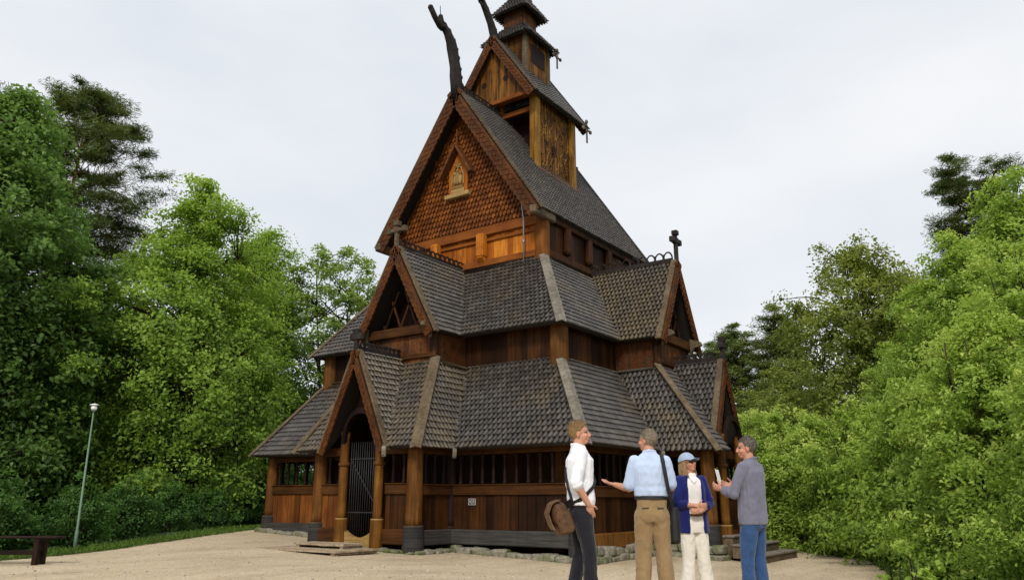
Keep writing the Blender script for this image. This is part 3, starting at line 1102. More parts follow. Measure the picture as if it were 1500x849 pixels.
# arch above the door between the portal columns
def portal_arch(c, sx, fx, half, z0, z1, name):
    c, sx, fx = V((*c, 0)), V(sx), V(fx)
    up = V((0, 0, 1))
    mb = MB()
    outer, inner = [], []
    n = 14
    for i in range(n + 1):
        t = PI * i / n
        inner.append(c + sx * math.cos(t) * half + up * (z0 + math.sin(t) ** .8 * (z1 - z0)))
        outer.append(c + sx * math.cos(t) * (half + .11) + up * (z0 - .02 + math.sin(t) * (z1 - z0 + .15)))
    vs, fs = [], []
    for p, q in zip(inner, outer):
        vs += [p, q, p + fx * .1, q + fx * .1]
    for i in range(n):
        a, b = 4 * i, 4 * i + 4
        fs += [(a + 2, b + 2, b + 3, a + 3), (a, a + 1, b + 1, b), (a, b, b + 2, a + 2), (a + 1, a + 3, b + 3, b + 1)]
    fs += [(0, 2, 3, 1), (4 * n, 4 * n + 1, 4 * n + 3, 4 * n + 2)]
    mb.add(vs, fs)
    return part(mb, name, M['dark'])  # dark wood carries the shade behind the bargeboards


portal_arch((-.98, 0), (0, 1, 0), (-1, 0, 0), .47, 2.35, 3.0, 'portal_arch')
portal_arch((5.12, -6.5), (1, 0, 0), (0, -1, 0), .5, 2.3, 2.95, 'portal_arch')
# boards closing the porch gables above the arch
for (c, sx, fx) in (((-.8, 0), V((0, 1, 0)), V((-1, 0, 0))), ((5.12, -6.2), V((1, 0, 0)), V((0, -1, 0)))):
    mb = MB()
    c = V((*c, 0))
    up = V((0, 0, 1))
    mb.prism([c - sx * .5 + up * 3.05, c + sx * .5 + up * 3.05, c + up * 4.2], -fx * .05)
    part(mb, 'gable_wall', M['dark'])
# iron gate
mb = MB()
gu = -.86
for i in range(13):
    v = -.43 + .86 * i / 12
    zt = 2.36
    mb.tube([(gu, v, .25), (gu, v, zt)], .0085, 6)
gate = part(mb, 'iron_gate', M['iron'], smooth=True)
for z in (.80, 1.98):
    mb = MB()
    mb.beam((gu - .012, -.46, z), (gu - .012, .46, z), .012, .026)
    part(mb, 'cross_bar', M['iron'], gate)
mb = MB()
mb.beam((gu - .028, .42, 1.98), (gu - .028, -.44, .95), .012, .026, up=(0, .7, 1))
part(mb, 'diagonal_brace', M['iron'], gate)
# dark door behind
mb = MB()
boards(mb, (AU - .1, -.6, 0), (0, 1, 0), 1.2, .2, 2.6, .04, .2, (-1, 0, 0), 220)
part(mb, 'door', M['dark'])
# scooped threshold
mb = MB()
pts = []
for i in range(13):
    v = -.44 + .88 * i / 12
    pts.append((-.98, v, .42 - .16 * math.cos(v / .44 * PI / 2) ** 0.8))
pts += [(-.98, .44, .06), (-.98, -.44, .06)]
mb.prism(pts[::-1], (.12, 0, 0))
part(mb, 'threshold', M['pale'])

# stone footing: irregular field stones under the sills
def stone(mb, c, r, rnd):
    n0 = len(mb.v)
    rz = Matrix.Rotation(rnd.uniform(-.12, .12), 3, 'Z') @ Matrix.Rotation(rnd.uniform(-.1, .1), 3, 'X')
    mb.ellip((0, 0, 0), (1, 1, 1), 14, 9)
    for i in range(n0, len(mb.v)):
        p = V(mb.v[i])
        p = V([math.copysign(abs(x) ** .55, x) for x in p])
        m_ = max(abs(x) for x in p)
        p = p / max(m_, .9)
        k = mnoise.noise(p * 1.1 + V(c) * 3.3) * .22 + mnoise.noise(p * 3 + V(c)) * .09
        p = p * (1 + k)
        mb.v[i] = tuple(V(c) + rz @ V((p.x * r[0], p.y * r[1], p.z * r[2])))


def gz(u, v):
    w = min(max((u + 6.5) / 5.5, 0), 1)
    w = w * w * (3 - 2 * w)
    vv = min(max(v, -7.5), 6.0)
    return .07 * (1 - w) + w * (.04 * vv + .03)


m, nt, b = newmat('field_stone')
g, v = wpos(nt, (1, 1, 1))
n1 = nz(nt, v, 11, 6, 0.65)
n2 = nz(nt, v, 2.4, 4)
r = ramp(nt, [(0.25, (0.09, 0.08, 0.06)), (0.55, (0.24, 0.22, 0.17)), (0.8, (0.38, 0.35, 0.29))])
nt.links.new(n1, r.inputs[0])
rr = ramp(nt, [(0.48, (0, 0, 0)), (0.62, (1, 1, 1))])
nt.links.new(n2, rr.inputs[0])
nt.links.new(mix(nt, r.outputs[0], (0.10, 0.12, 0.035), rr.outputs[0]), b.inputs['Base Color'])
b.inputs['Roughness'].default_value = .9
bump(nt, b, n1, .7, .03)
M['stone'] = m
rnd = random.Random(5)


def footing(p0, p1, out, size=.3, h=.12, rows=1):
    p0, p1, out = V(p0), V(p1), V(out)
    d = (p1 - p0).normalized()
    L = (p1 - p0).length
    mb = MB()
    for row in range(rows):
        x = -rnd.uniform(0, .1)
        while x < L:
            w = size * rnd.uniform(.6, 1.35)
            q = p0 + d * (x + w / 2) + out * rnd.uniform(-.04, .05) + out * (.05 if row == 0 else 0)
            z = gz(q.x, q.y)
            hh = h * rnd.uniform(.8, 1.15)
            a_ = w * .52
            r = (abs(d.x) * a_ + .14 * abs(d.y), abs(d.y) * a_ + .14 * abs(d.x), hh * .55)
            stone(mb, (q.x, q.y, z - .02 + hh * (.45 + row * .95)), r, rnd)
            x += w
    part(mb, 'stone_footing', M['stone'], smooth=True)


footing((.40, 5.05, 0), (.40, 1.6, 0), (-1, 0, 0), .34, .13)
footing((.36, -1.7, 0), (.36, -5.0, 0), (-1, 0, 0), .30, .15)
footing((.36, -5.0, 0), (3.9, -5.0, 0), (0, -1, 0), .36, .16, 2)
footing((-.86, 1.6, 0), (-.86, -1.6, 0), (-1, 0, 0), .32, .08)
footing((-.85, -1.62, 0), (.3, -1.62, 0), (0, -1, 0), .3, .10)
footing((3.75, -5.1, 0), (3.75, -6.5, 0), (-1, 0, 0), .34, .16, 2)
footing((3.8, -6.5, 0), (5.8, -6.5, 0), (0, -1, 0), .34, .16, 2)
footing((5.9, -5.0, 0), (10.5, -5.0, 0), (0, -1, 0), .34, .16, 2)
# ============================================================ camera, light
cam_d = bpy.data.cameras.new('camera')
cam = bpy.data.objects.new('camera', cam_d)
COL.objects.link(cam)
cam_d.sensor_width = 36
cam_d.lens = 1140.53 / 1500 * 36
cam_d.clip_end = 2000
cam.location = (-13.855, -13.218, 1.05)
ya, pi_ = math.radians(34.996), math.radians(15.137)
fw = V((math.cos(pi_) * math.cos(ya), math.cos(pi_) * math.sin(ya), math.sin(pi_)))
cam.rotation_euler = fw.to_track_quat('-Z', 'Y').to_euler()
SC.camera = cam
SC.view_settings.view_transform = 'Standard'
SC.view_settings.look = 'None'
SC.view_settings.exposure = 0

sun_to = V((-.80, -.36, .74)).normalized()
sd = bpy.data.lights.new('sun', 'SUN')
sd.energy = 2.3
sd.angle = math.radians(11)
sd.color = (1.0, .93, .82)
sun = bpy.data.objects.new('sun', sd)
COL.objects.link(sun)
sun.rotation_euler = (-sun_to).to_track_quat('-Z', 'Y').to_euler()
sun.location = (-30, -10, 40)

wld = bpy.data.worlds.new('World')
SC.world = wld
wld.use_nodes = True
nt = wld.node_tree
bg = nt.nodes['Background']
sky = nt.nodes.new('ShaderNodeTexSky')
sky.sky_type = 'NISHITA'
sky.sun_disc = False
sky.sun_elevation = math.asin(sun_to.z)
sky.sun_rotation = math.atan2(sun_to.x, sun_to.y)
nt.links.new(sky.outputs[0], bg.inputs['Color'])
bg.inputs['Strength'].default_value = 0.10
# overcast deck: thin bright cloud over the sky texture
tc = nt.nodes.new('ShaderNodeTexCoord')
mp = nt.nodes.new('ShaderNodeMapping')
mp.inputs['Scale'].default_value = (1.2, 1.2, 3.2)
nt.links.new(tc.outputs['Generated'], mp.inputs['Vector'])
n1 = nz(nt, mp.outputs[0], 1.9, 5, 0.48)
r = ramp(nt, [(0.30, (0.785, 0.83, 0.885)), (0.50, (0.88, 0.91, 0.95)), (0.68, (0.95, 0.965, 0.985))])
nt.links.new(n1, r.inputs[0])
cl = nt.nodes.new('ShaderNodeBackground')
cl.inputs['Strength'].default_value = 1.0
nt.links.new(r.outputs[0], cl.inputs['Color'])
mx = nt.nodes.new('ShaderNodeMixShader')
mx.inputs[0].default_value = 0.95
nt.links.new(bg.outputs[0], mx.inputs[1])
nt.links.new(cl.outputs[0], mx.inputs[2])
nt.links.new(mx.outputs[0], nt.nodes['World Output'].inputs['Surface'])

# ================================================================== ground
def gh(u, v):
    """terrain: the yard, falling away gently beyond it"""
    z = gz(u, v)
    d = math.hypot(u - 2, v)
    e = v - max(4.2, min(7, 5.9 + .55 * u + 1.5))
    if e > 0: z -= .09 * min(e, 9)
    if u > 13: z -= .02 * min(u - 13, 20)
    return z + .02 * mnoise.noise(V((u * .25, v * .25, 0)))


def sheet(name, xs, ys, dz, mat, inside=None):
    vs, fs, idx = [], [], {}
    for i, x in enumerate(xs):
        for j, y in enumerate(ys):
            idx[i, j] = len(vs)
            vs.append((x, y, gh(x, y) + dz))
    for i in range(len(xs) - 1):
        for j in range(len(ys) - 1):
            if inside is None or inside((xs[i] + xs[i + 1]) / 2, (ys[j] + ys[j + 1]) / 2):
                fs.append((idx[i, j], idx[i + 1, j], idx[i + 1, j + 1], idx[i, j + 1]))
    mb = MB()
    mb.add(vs, fs)
    return mb.build(name, mat, smooth=True)


def frange(a, b, s):
    n = int(round((b - a) / s))
    return [a + (b - a) * i / n for i in range(n + 1)]


m, nt, b = newmat('woodland_soil')
g, v = wpos(nt, (1, 1, 1))
n1 = nz(nt, v, 1.3, 6, .6)
r = ramp(nt, [(0.3, (0.018, 0.030, 0.008)), (0.6, (0.04, 0.07, 0.014)), (0.8, (0.06, 0.06, 0.025))])
nt.links.new(n1, r.inputs[0])
nt.links.new(r.outputs[0], b.inputs['Base Color'])
b.inputs['Roughness'].default_value = .95
bump(nt, b, nz(nt, v, 14, 4), .8, .05)
M['soil'] = m
xs = [-400, -200, -100, -60, -40] + frange(-30, 46, 1.0) + [60, 90, 150, 300, 500]
ys = [-400, -200, -100, -60, -40] + frange(-30, 40, 1.0) + [60, 90, 150, 300, 500]
tag(sheet('ground', xs, ys, -.012, M['soil']), kind='structure')

m, nt, b = newmat('gravel')
g, v = wpos(nt, (1, 1, 1))
g7, v7 = wpos(nt, (.5, 1.5, 1))
n1 = nz(nt, v7, .6, 6, .65)
n2 = nz(nt, v, 55, 3, .7)
n3 = nz(nt, v, 6, 5, .65)
vo = nt.nodes.new('ShaderNodeTexVoronoi')
vo.inputs['Scale'].default_value = 38
nt.links.new(v, vo.inputs['Vector'])
f = mth(nt, 'ADD', mth(nt, 'MULTIPLY', n1, .75), mth(nt, 'MULTIPLY', n3, .30))
f = mth(nt, 'ADD', f, mth(nt, 'MULTIPLY', n2, .3))
f = mth(nt, 'SUBTRACT', f, .17)
r = ramp(nt, [(0.28, (0.345, 0.264, 0.170)), (0.5, (0.525, 0.424, 0.292)), (0.74, (0.655, 0.545, 0.395))])
nt.links.new(f, r.inputs[0])
stn = ramp(nt, [(0.0, (0.45, 0.43, 0.42)), (0.35, (0.95, 0.95, 0.95)), (0.9, (1.12, 1.1, 1.06))])
nt.links.new(vo.outputs['Color'], stn.inputs[0])
col = mix(nt, r.outputs[0], stn.outputs[0], .75, 'MULTIPLY')
nt.links.new(col, b.inputs['Base Color'])
b.inputs['Roughness'].default_value = .95
b.inputs['Specular IOR Level'].default_value = .15
bump(nt, b, vo.outputs['Distance'], .7, .02)
M['gravel'] = m
YARD = [(-40, -22), (-40, 12), (-16, 5.6), (-9.5, 1.2), (-7.5, 1.75), (-6.0, 2.45), (-4.0, 3.5), (-1.9, 4.5), (-.3, 5.3), (1.2, 6.1), (4, 6.9), (12.5, 6.8), (13, -4), (10.6, -5.9), (8.3, -7.4), (6.4, -9.1), (3.0, -10.2), (-.2, -10.7), (-3.8, -11.6), (-6.5, -13.2), (-9.5, -16), (-12, -24)]


def in_poly(x, y, P):
    c = False
    j = len(P) - 1
    for i in range(len(P)):
        if (P[i][1] > y) != (P[j][1] > y) and x < (P[j][0] - P[i][0]) * (y - P[i][1]) / (P[j][1] - P[i][1]) + P[i][0]:
            c = not c
        j = i
    return c


def yard(x, y):
    k = mnoise.noise(V((x * .9, y * .9, 3))) * .35 + mnoise.noise(V((x * 3, y * 3, 7))) * .14
    return in_poly(x + k, y + k * .7, YARD)


tag(sheet('gravel_yard', frange(-40, 14, .18), frange(-24, 12, .18), .002, M['gravel'], yard), kind='structure')


rs0 = np.random.RandomState(77)
mb = MB()
cnt = 0
while cnt < 5200:
    D = 4 + 17 * rs0.random() ** 1.2
    ang = ya + rs0.uniform(-.62, .62)
    x, y = cam.location.x + math.cos(ang) * D, cam.location.y + math.sin(ang) * D
    cnt += 1
    if not in_poly(x, y, YARD) or (x > .1 and abs(y) < 5.2) or (x > -1.1 and abs(y) < 1.8): continue
    s = .008 + .016 * rs0.random() ** 3
    z = gh(x, y) + .002
    q = [V((x + s * rs0.uniform(.7, 1.4) * cx, y + s * rs0.uniform(.7, 1.4) * cy, z + s * cz)) for cx, cy, cz in ((1, 0, .1), (0, 1, .1), (-1, 0, .1), (0, -1, .1), (.1, .1, .9))]
    mb.add(q, [(0, 1, 4), (1, 2, 4), (2, 3, 4), (3, 0, 4)])
m, nt, b = newmat('loose_stone')
g, v = wpos(nt, (1, 1, 1))
r = ramp(nt, [(0, (.16, .13, .10)), (.5, (.40, .33, .25)), (1, (.56, .49, .40))])
nt.links.new(g.outputs['Random Per Island'], r.inputs[0])
nt.links.new(r.outputs[0], b.inputs['Base Color'])
b.inputs['Roughness'].default_value = .9
tag(mb.build('loose_gravel', m), kind='stuff')


# ------------------------------------------------------------- leaf material
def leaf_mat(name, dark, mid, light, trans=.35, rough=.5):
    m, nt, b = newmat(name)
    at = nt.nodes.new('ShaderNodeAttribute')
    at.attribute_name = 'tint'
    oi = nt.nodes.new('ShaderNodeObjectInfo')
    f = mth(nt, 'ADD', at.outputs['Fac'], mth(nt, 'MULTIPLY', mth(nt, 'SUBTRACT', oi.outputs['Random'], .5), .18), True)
    r = ramp(nt, [(0.08, dark), (0.5, mid), (0.95, light)])  # dark to light stops; crowns use them for painted shade and light
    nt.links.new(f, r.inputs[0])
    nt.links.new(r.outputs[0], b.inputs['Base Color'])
    b.inputs['Roughness'].default_value = rough
    b.inputs['Specular IOR Level'].default_value = .35
    tr = nt.nodes.new('ShaderNodeBsdfTranslucent')
    c2 = mix(nt, r.outputs[0], (1.0, 1.0, .6), .5, 'MULTIPLY')
    c3 = mix(nt, c2, c2, 0)
    nt.links.new(c3, tr.inputs['Color'])
    ms = nt.nodes.new('ShaderNodeMixShader')
    ms.inputs[0].default_value = trans
    out = nt.nodes['Material Output']
    nt.links.new(b.outputs[0], ms.inputs[1])
    nt.links.new(tr.outputs[0], ms.inputs[2])
    nt.links.new(ms.outputs[0], out.inputs['Surface'])
    return m


M['leaf_maple'] = leaf_mat('maple_leaves', (.045, .098, .022), (.125, .235, .046), (.230, .370, .080), 0.48)
M['leaf_lime'] = leaf_mat('lime_leaves', (.105, .185, .026), (.280, .440, .058), (.450, .610, .110), 0.5)
M['leaf_airy'] = leaf_mat('ash_leaves', (.10, .17, .03), (.23, .35, .06), (.38, .51, .12), 0.5)
M['leaf_back'] = leaf_mat('wood_leaves', (.020, .058, .010), (.050, .130, .018), (.10, .21, .03), 0.4)
M['leaf_elm'] = leaf_mat('elm_leaves', (.105, .185, .026), (.315, .470, .066), (.590, .710, .170), 0.5)
M['leaf_olive'] = leaf_mat('olive_leaves', (.095, .130, .024), (.225, .285, .048), (.38, .43, .09), 0.5)
M['needle'] = leaf_mat('pine_needles', (.034, .056, .014), (.115, .160, .034), (.21, .27, .06), 0.35)
M['grassm'] = leaf_mat('grass_blades', (.03, .07, .008), (.085, .17, .018), (.17, .27, .035), .35)
M['bark'] = wood('bark', [(.012, .010, .007), (.035, .028, .019), (.085, .068, .048)], 'v', rough=.9)
M['bark_pine'] = wood('pine_bark', [(.04, .018, .010), (.12, .052, .026), (.22, .11, .06)], 'v', rough=.9)


def leaf_mesh(name, pos, nrm, tang, ln, wd, tint, mat):
    """one mesh of leaf-shaped quads (two per leaf, folded on the midrib)"""
    n = len(pos)
    bit = np.cross(nrm, tang)
    L = ln[:, None]
    W = wd[:, None]
    p0 = pos - tang * L * .5
    p1 = pos + tang * L * .5 - nrm * L * .12
    lf = pos + bit * W * .5 + nrm * W * .18 - tang * L * .05
    rt = pos - bit * W * .5 + nrm * W * .18 - tang * L * .05
    vs = np.stack([p0, lf, p1, rt], 1).reshape(-1, 3)
    me = bpy.data.meshes.new(name)
    me.vertices.add(4 * n)
    me.vertices.foreach_set('co', vs.astype(np.float32).ravel())
    idx = np.arange(n)[:, None] * 4
    tri = np.concatenate([idx + 0, idx + 1, idx + 2, idx + 0, idx + 2, idx + 3], 1).ravel()
    me.loops.add(6 * n)
    me.loops.foreach_set('vertex_index', tri.astype(np.int32))
    me.polygons.add(2 * n)
    me.polygons.foreach_set('loop_start', (np.arange(2 * n) * 3).astype(np.int32))
    me.polygons.foreach_set('loop_total', np.full(2 * n, 3, np.int32))
    me.update(calc_edges=True)
    a = me.attributes.new('tint', 'FLOAT', 'POINT')
    a.data.foreach_set('value', np.repeat(tint, 4).astype(np.float32))
    me.materials.append(mat)
    return me


def unit(a):
    return a / np.maximum(np.linalg.norm(a, axis=1, keepdims=True), 1e-9)


def foliage(rs, centers, radii, per, size, mat, name, flat=.55, droop=.25, up=.9, needle=False, asp=.62, tint_c=None, crown_c=None, spread=1.3):
    C = np.repeat(centers, per, 0)
    Rr = np.repeat(radii, per)[:, None]
    n = len(C)
    d = rs.normal(size=(n, 3))
    d = unit(d) * (rs.random((n, 1)) ** .75) * spread
    off = d * Rr * np.array([1, 1, flat])
    if crown_c is not None:
        ow = np.repeat(centers - crown_c, per, 0)
        ow[:, 2] = 0
        ow = unit(ow)
        along = np.sum(off * ow, 1, keepdims=True)
        off += ow * along * .55
        off[:, 2:3] += along * .12
    off[:, 2] -= droop * (off[:, 0] ** 2 + off[:, 1] ** 2) / np.maximum(Rr[:, 0], .05)
    pos = C + off
    nr = rs.normal(size=(n, 3)) * .7
    nr[:, 2] += up * .5
    if crown_c is not None:
        nr += unit(C - np.repeat(crown_c, per, 0)) * .75
    nr = unit(nr)
    t = rs.normal(size=(n, 3))
    t[:, 2] -= .35
    if needle:
        t = unit(off) * 1.2 + rs.normal(size=(n, 3)) * .6
        t[:, 2] += .5
    t = unit(t - nr * np.sum(t * nr, 1, keepdims=True))
    ln = size * rs.uniform(.65, 1.3, n)
    wd = ln * asp * rs.uniform(.8, 1.2, n)
    tc_ = np.repeat(tint_c if tint_c is not None else rs.uniform(.3, .6, len(centers)), per)
    tint = tc_ + rs.normal(size=n) * .12 + off[:, 2] / np.maximum(Rr[:, 0], .05) * .16  # clump tops lighter, lower leaves darker, as light painted into the tint
    return leaf_mesh(name, pos, nr, t, ln, wd, np.clip(tint, 0, 1), mat)


def limb_pts(a, b, rs, sag=.12, n=6):
    a, b = np.array(a, float), np.array(b, float)
    L = np.linalg.norm(b - a)
    pts = []
    k = rs.normal(size=3) * L * .06
    for i in range(n):
        t = i / (n - 1)
        p = a + (b - a) * t
        p = p + k * math.sin(t * PI) + np.array([0, 0, sag * L * math.sin(t * PI)]) + rs.normal(size=3) * L * .012 * (0 < i < n - 1)
        pts.append(V(p))
    return pts


def make_tree(name, label, seed, H, R, base, leaf, mat, ncl=240, per=110, rcl=.75, profile=None, trunk_r=.22, bark='bark', nlimb=26, flat=.55, lean=(0, 0), inner=.35, needle=False, asp=.62, multi=1, droop=.25, cat='tree', group=None, updir=.9, shape_noise=.35, limb_rise=.5, top=.9, spread=1.3):
    """trunk with limbs and twigs, crown of leaf clumps; origin at the foot"""
    rs = np.random.RandomState(seed)
    root = empty(name, (0, 0, 0), label, cat, group)
    profile = profile or [(0, .55), (.2, .9), (.45, 1), (.7, .8), (.88, .48), (1, .12)]
    px, py = [p[0] for p in profile], [p[1] for p in profile]
    ts, cs, rr = [], [], []
    pa = rs.uniform(0, 2 * PI, 4)
    while len(cs) < ncl:
        t = rs.random()
        pr = np.interp(t, px, py)
        if rs.random() > pr ** .8 + .08: continue
        a = rs.uniform(0, 2 * PI)
        lob = 1 + shape_noise * (.5 * math.sin(2 * a + pa[0] + 5 * t) + .35 * math.sin(3 * a + pa[1] - 7 * t) + .4 * math.sin(11 * t + pa[2] + a))
        f = inner + (1 - inner) * rs.random() ** .6
        rad = R * pr * lob * f
        z = base + (H - base) * t
        c = (math.cos(a) * rad + lean[0] * t, math.sin(a) * rad + lean[1] * t, z - .10 * rad + rs.normal() * .25)
        cs.append(c)
        rr.append(rcl * rs.uniform(.6, 1.25) * (1 - .35 * t))
    cs = np.array(cs)
    rr = np.array(rr)
    axis = np.stack([lean[0] * (cs[:, 2] - base) / (H - base), lean[1] * (cs[:, 2] - base) / (H - base), cs[:, 2] * .75 + base * .15], 1)
    # trunk and limbs
    mb = MB()
    stems = []
    for s in range(multi):
        if multi == 1:
            ex, ey, bx, by = lean[0] * .8, lean[1] * .8, 0, 0
        else:
            a = 2 * PI * s / multi + rs.uniform(-.3, .3)
            ex, ey = math.cos(a) * R * .45, math.sin(a) * R * .45
            bx, by = math.cos(a) * .18, math.sin(a) * .18
        n = 9
        pts = []
        for i in range(n):
            t = i / (n - 1)
            pts.append(V((bx + (ex - bx) * t ** 1.3 + rs.normal() * .04 * H * .1 * (i > 0), by + (ey - by) * t ** 1.3 + rs.normal() * .04 * H * .1 * (i > 0), -.15 + (H * top + .15) * t)))
        tr = trunk_r / (multi ** .6)
        mb.tube(pts, [tr * (1.35 if i == 0 else 1) * (1 - .86 * (i / (n - 1))) + .008 for i in range(n)], 10)
        stems.append(pts)

    def trunk_at(z, k=0):
        pts = stems[k]
        for p, q in zip(pts[:-1], pts[1:]):
            if p.z <= z <= q.z:
                return p.lerp(q, (z - p.z) / max(q.z - p.z, 1e-6))
        return pts[-1]
    order = rs.permutation(len(cs))[:nlimb]
    tips = cs[order]
    for tp in tips:
        d = math.hypot(tp[0], tp[1])
        k = int(rs.randint(multi))
        zb = max(base * .55, min(tp[2] - d * limb_rise, H * (top - .05)))
        a = trunk_at(zb, k)
        pts = limb_pts(a, tp * np.array([.97, .97, 1.0]), rs, .06)
        r0 = trunk_r * .38 * (1 - .5 * zb / H) / (multi ** .4)
        mb.tube(pts, [r0 * (1 - .85 * i / 5) + .006 for i in range(6)], 6)
    for c in cs:
        dd = np.linalg.norm(tips - c, axis=1)
        j = int(np.argmin(dd))
        if dd[j] < 1e-6: continue
        a = tips[j] * .8 + np.array([0, 0, .2 * tips[j][2] - .3])
        if dd[j] < min(2.6, R * .55):
            mb.tube(limb_pts(a, c, rs, .03, 4), [min(.028, trunk_r * .16), min(.02, trunk_r * .12), min(.014, trunk_r * .08), .004], 4, cap=False)
    mb.build('trunk', M[bark], root, smooth=True)
    # painted light: clumps get a lighter tint towards the crown top
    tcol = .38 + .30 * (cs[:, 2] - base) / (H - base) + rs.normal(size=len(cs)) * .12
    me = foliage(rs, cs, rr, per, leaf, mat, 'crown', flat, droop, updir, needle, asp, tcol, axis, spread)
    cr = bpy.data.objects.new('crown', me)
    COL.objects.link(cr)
    cr.parent = root
    return root


def put(o, x, y, rz=0, s=1.0, sz=None):
    o.location = (x, y, gh(x, y) - .05)
    o.rotation_euler = (0, 0, rz)
    o.scale = (s, s, sz or s)
    return o


def again(o, x, y, rz, s, label=None, sz=None):
    c = copy_tree(o)
    put(c, x, y, rz, s, sz)
    if label: c['label'] = label
    return c


# ---- left of the church
PROF_TALL = [(0, .75), (.15, .95), (.4, 1), (.6, .9), (.8, .62), (.93, .34), (1, .1)]
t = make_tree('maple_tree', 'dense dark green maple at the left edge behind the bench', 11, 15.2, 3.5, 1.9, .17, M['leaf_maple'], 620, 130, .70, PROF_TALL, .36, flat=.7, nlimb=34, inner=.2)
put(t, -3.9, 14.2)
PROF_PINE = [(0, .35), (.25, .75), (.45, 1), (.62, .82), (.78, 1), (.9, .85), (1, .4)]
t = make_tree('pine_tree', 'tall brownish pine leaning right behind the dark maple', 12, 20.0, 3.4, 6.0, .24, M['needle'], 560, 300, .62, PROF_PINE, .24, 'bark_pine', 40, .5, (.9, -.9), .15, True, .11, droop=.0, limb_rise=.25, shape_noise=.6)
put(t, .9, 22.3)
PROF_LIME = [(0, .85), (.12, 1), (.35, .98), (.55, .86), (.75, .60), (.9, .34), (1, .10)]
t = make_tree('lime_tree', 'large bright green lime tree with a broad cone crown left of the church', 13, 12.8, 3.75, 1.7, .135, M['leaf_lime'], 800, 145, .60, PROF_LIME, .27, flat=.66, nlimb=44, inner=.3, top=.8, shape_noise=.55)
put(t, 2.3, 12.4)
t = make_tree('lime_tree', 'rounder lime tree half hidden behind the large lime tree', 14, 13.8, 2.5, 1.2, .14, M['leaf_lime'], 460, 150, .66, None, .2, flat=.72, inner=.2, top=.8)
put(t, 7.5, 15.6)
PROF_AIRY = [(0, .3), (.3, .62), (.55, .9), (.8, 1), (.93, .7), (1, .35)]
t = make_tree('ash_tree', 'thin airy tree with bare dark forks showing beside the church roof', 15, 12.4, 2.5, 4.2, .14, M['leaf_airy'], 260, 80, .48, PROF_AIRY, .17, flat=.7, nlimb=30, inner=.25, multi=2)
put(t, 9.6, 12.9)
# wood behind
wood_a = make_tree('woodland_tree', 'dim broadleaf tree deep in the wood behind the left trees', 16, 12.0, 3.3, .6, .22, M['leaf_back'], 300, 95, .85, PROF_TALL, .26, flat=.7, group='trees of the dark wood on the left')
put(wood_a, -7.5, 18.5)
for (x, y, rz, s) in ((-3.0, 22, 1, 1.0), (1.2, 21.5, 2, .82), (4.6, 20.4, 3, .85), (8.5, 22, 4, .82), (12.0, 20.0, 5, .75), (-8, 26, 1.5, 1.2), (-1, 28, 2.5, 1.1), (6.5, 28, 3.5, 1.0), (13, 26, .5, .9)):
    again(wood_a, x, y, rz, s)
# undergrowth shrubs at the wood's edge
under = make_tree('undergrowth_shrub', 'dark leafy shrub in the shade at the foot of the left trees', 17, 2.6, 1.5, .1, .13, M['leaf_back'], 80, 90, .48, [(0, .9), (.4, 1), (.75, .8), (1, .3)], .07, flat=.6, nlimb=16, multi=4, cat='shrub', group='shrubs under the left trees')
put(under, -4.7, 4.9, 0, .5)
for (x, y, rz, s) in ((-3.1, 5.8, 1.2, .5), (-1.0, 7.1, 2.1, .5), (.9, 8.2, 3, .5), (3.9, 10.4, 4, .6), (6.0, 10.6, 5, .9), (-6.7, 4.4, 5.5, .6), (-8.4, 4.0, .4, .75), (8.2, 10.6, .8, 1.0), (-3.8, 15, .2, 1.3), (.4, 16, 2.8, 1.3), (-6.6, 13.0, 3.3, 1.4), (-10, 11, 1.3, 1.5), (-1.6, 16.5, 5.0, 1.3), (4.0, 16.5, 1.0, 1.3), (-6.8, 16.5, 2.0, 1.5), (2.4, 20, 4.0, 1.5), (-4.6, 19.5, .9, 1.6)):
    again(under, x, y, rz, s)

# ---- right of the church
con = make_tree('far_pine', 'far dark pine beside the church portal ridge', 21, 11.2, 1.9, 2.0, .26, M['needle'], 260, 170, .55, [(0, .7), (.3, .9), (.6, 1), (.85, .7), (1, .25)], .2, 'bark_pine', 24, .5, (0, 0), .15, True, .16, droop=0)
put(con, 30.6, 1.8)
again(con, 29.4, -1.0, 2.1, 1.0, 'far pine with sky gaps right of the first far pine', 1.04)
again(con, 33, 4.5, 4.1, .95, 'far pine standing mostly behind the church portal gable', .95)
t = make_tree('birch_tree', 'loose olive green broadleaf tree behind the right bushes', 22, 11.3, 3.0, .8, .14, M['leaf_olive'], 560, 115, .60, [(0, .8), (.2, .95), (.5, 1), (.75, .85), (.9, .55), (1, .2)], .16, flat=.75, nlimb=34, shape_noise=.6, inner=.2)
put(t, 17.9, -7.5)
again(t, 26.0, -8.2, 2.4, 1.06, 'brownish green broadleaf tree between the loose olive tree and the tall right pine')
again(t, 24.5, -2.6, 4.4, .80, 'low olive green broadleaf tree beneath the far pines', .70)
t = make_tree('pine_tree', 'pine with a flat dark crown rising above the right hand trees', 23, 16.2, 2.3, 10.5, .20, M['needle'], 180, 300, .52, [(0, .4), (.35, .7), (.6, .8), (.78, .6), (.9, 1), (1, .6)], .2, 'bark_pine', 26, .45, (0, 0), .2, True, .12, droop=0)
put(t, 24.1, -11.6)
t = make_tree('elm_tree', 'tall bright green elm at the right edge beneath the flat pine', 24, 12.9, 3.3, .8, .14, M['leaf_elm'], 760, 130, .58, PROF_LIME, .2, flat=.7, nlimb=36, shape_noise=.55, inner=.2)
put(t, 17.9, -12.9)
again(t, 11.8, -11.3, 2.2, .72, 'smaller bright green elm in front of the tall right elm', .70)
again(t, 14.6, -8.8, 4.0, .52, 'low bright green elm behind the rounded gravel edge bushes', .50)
PROF_BUSH = [(0, .8), (.2, 1), (.5, .92), (.75, .66), (.92, .34), (1, .12)]
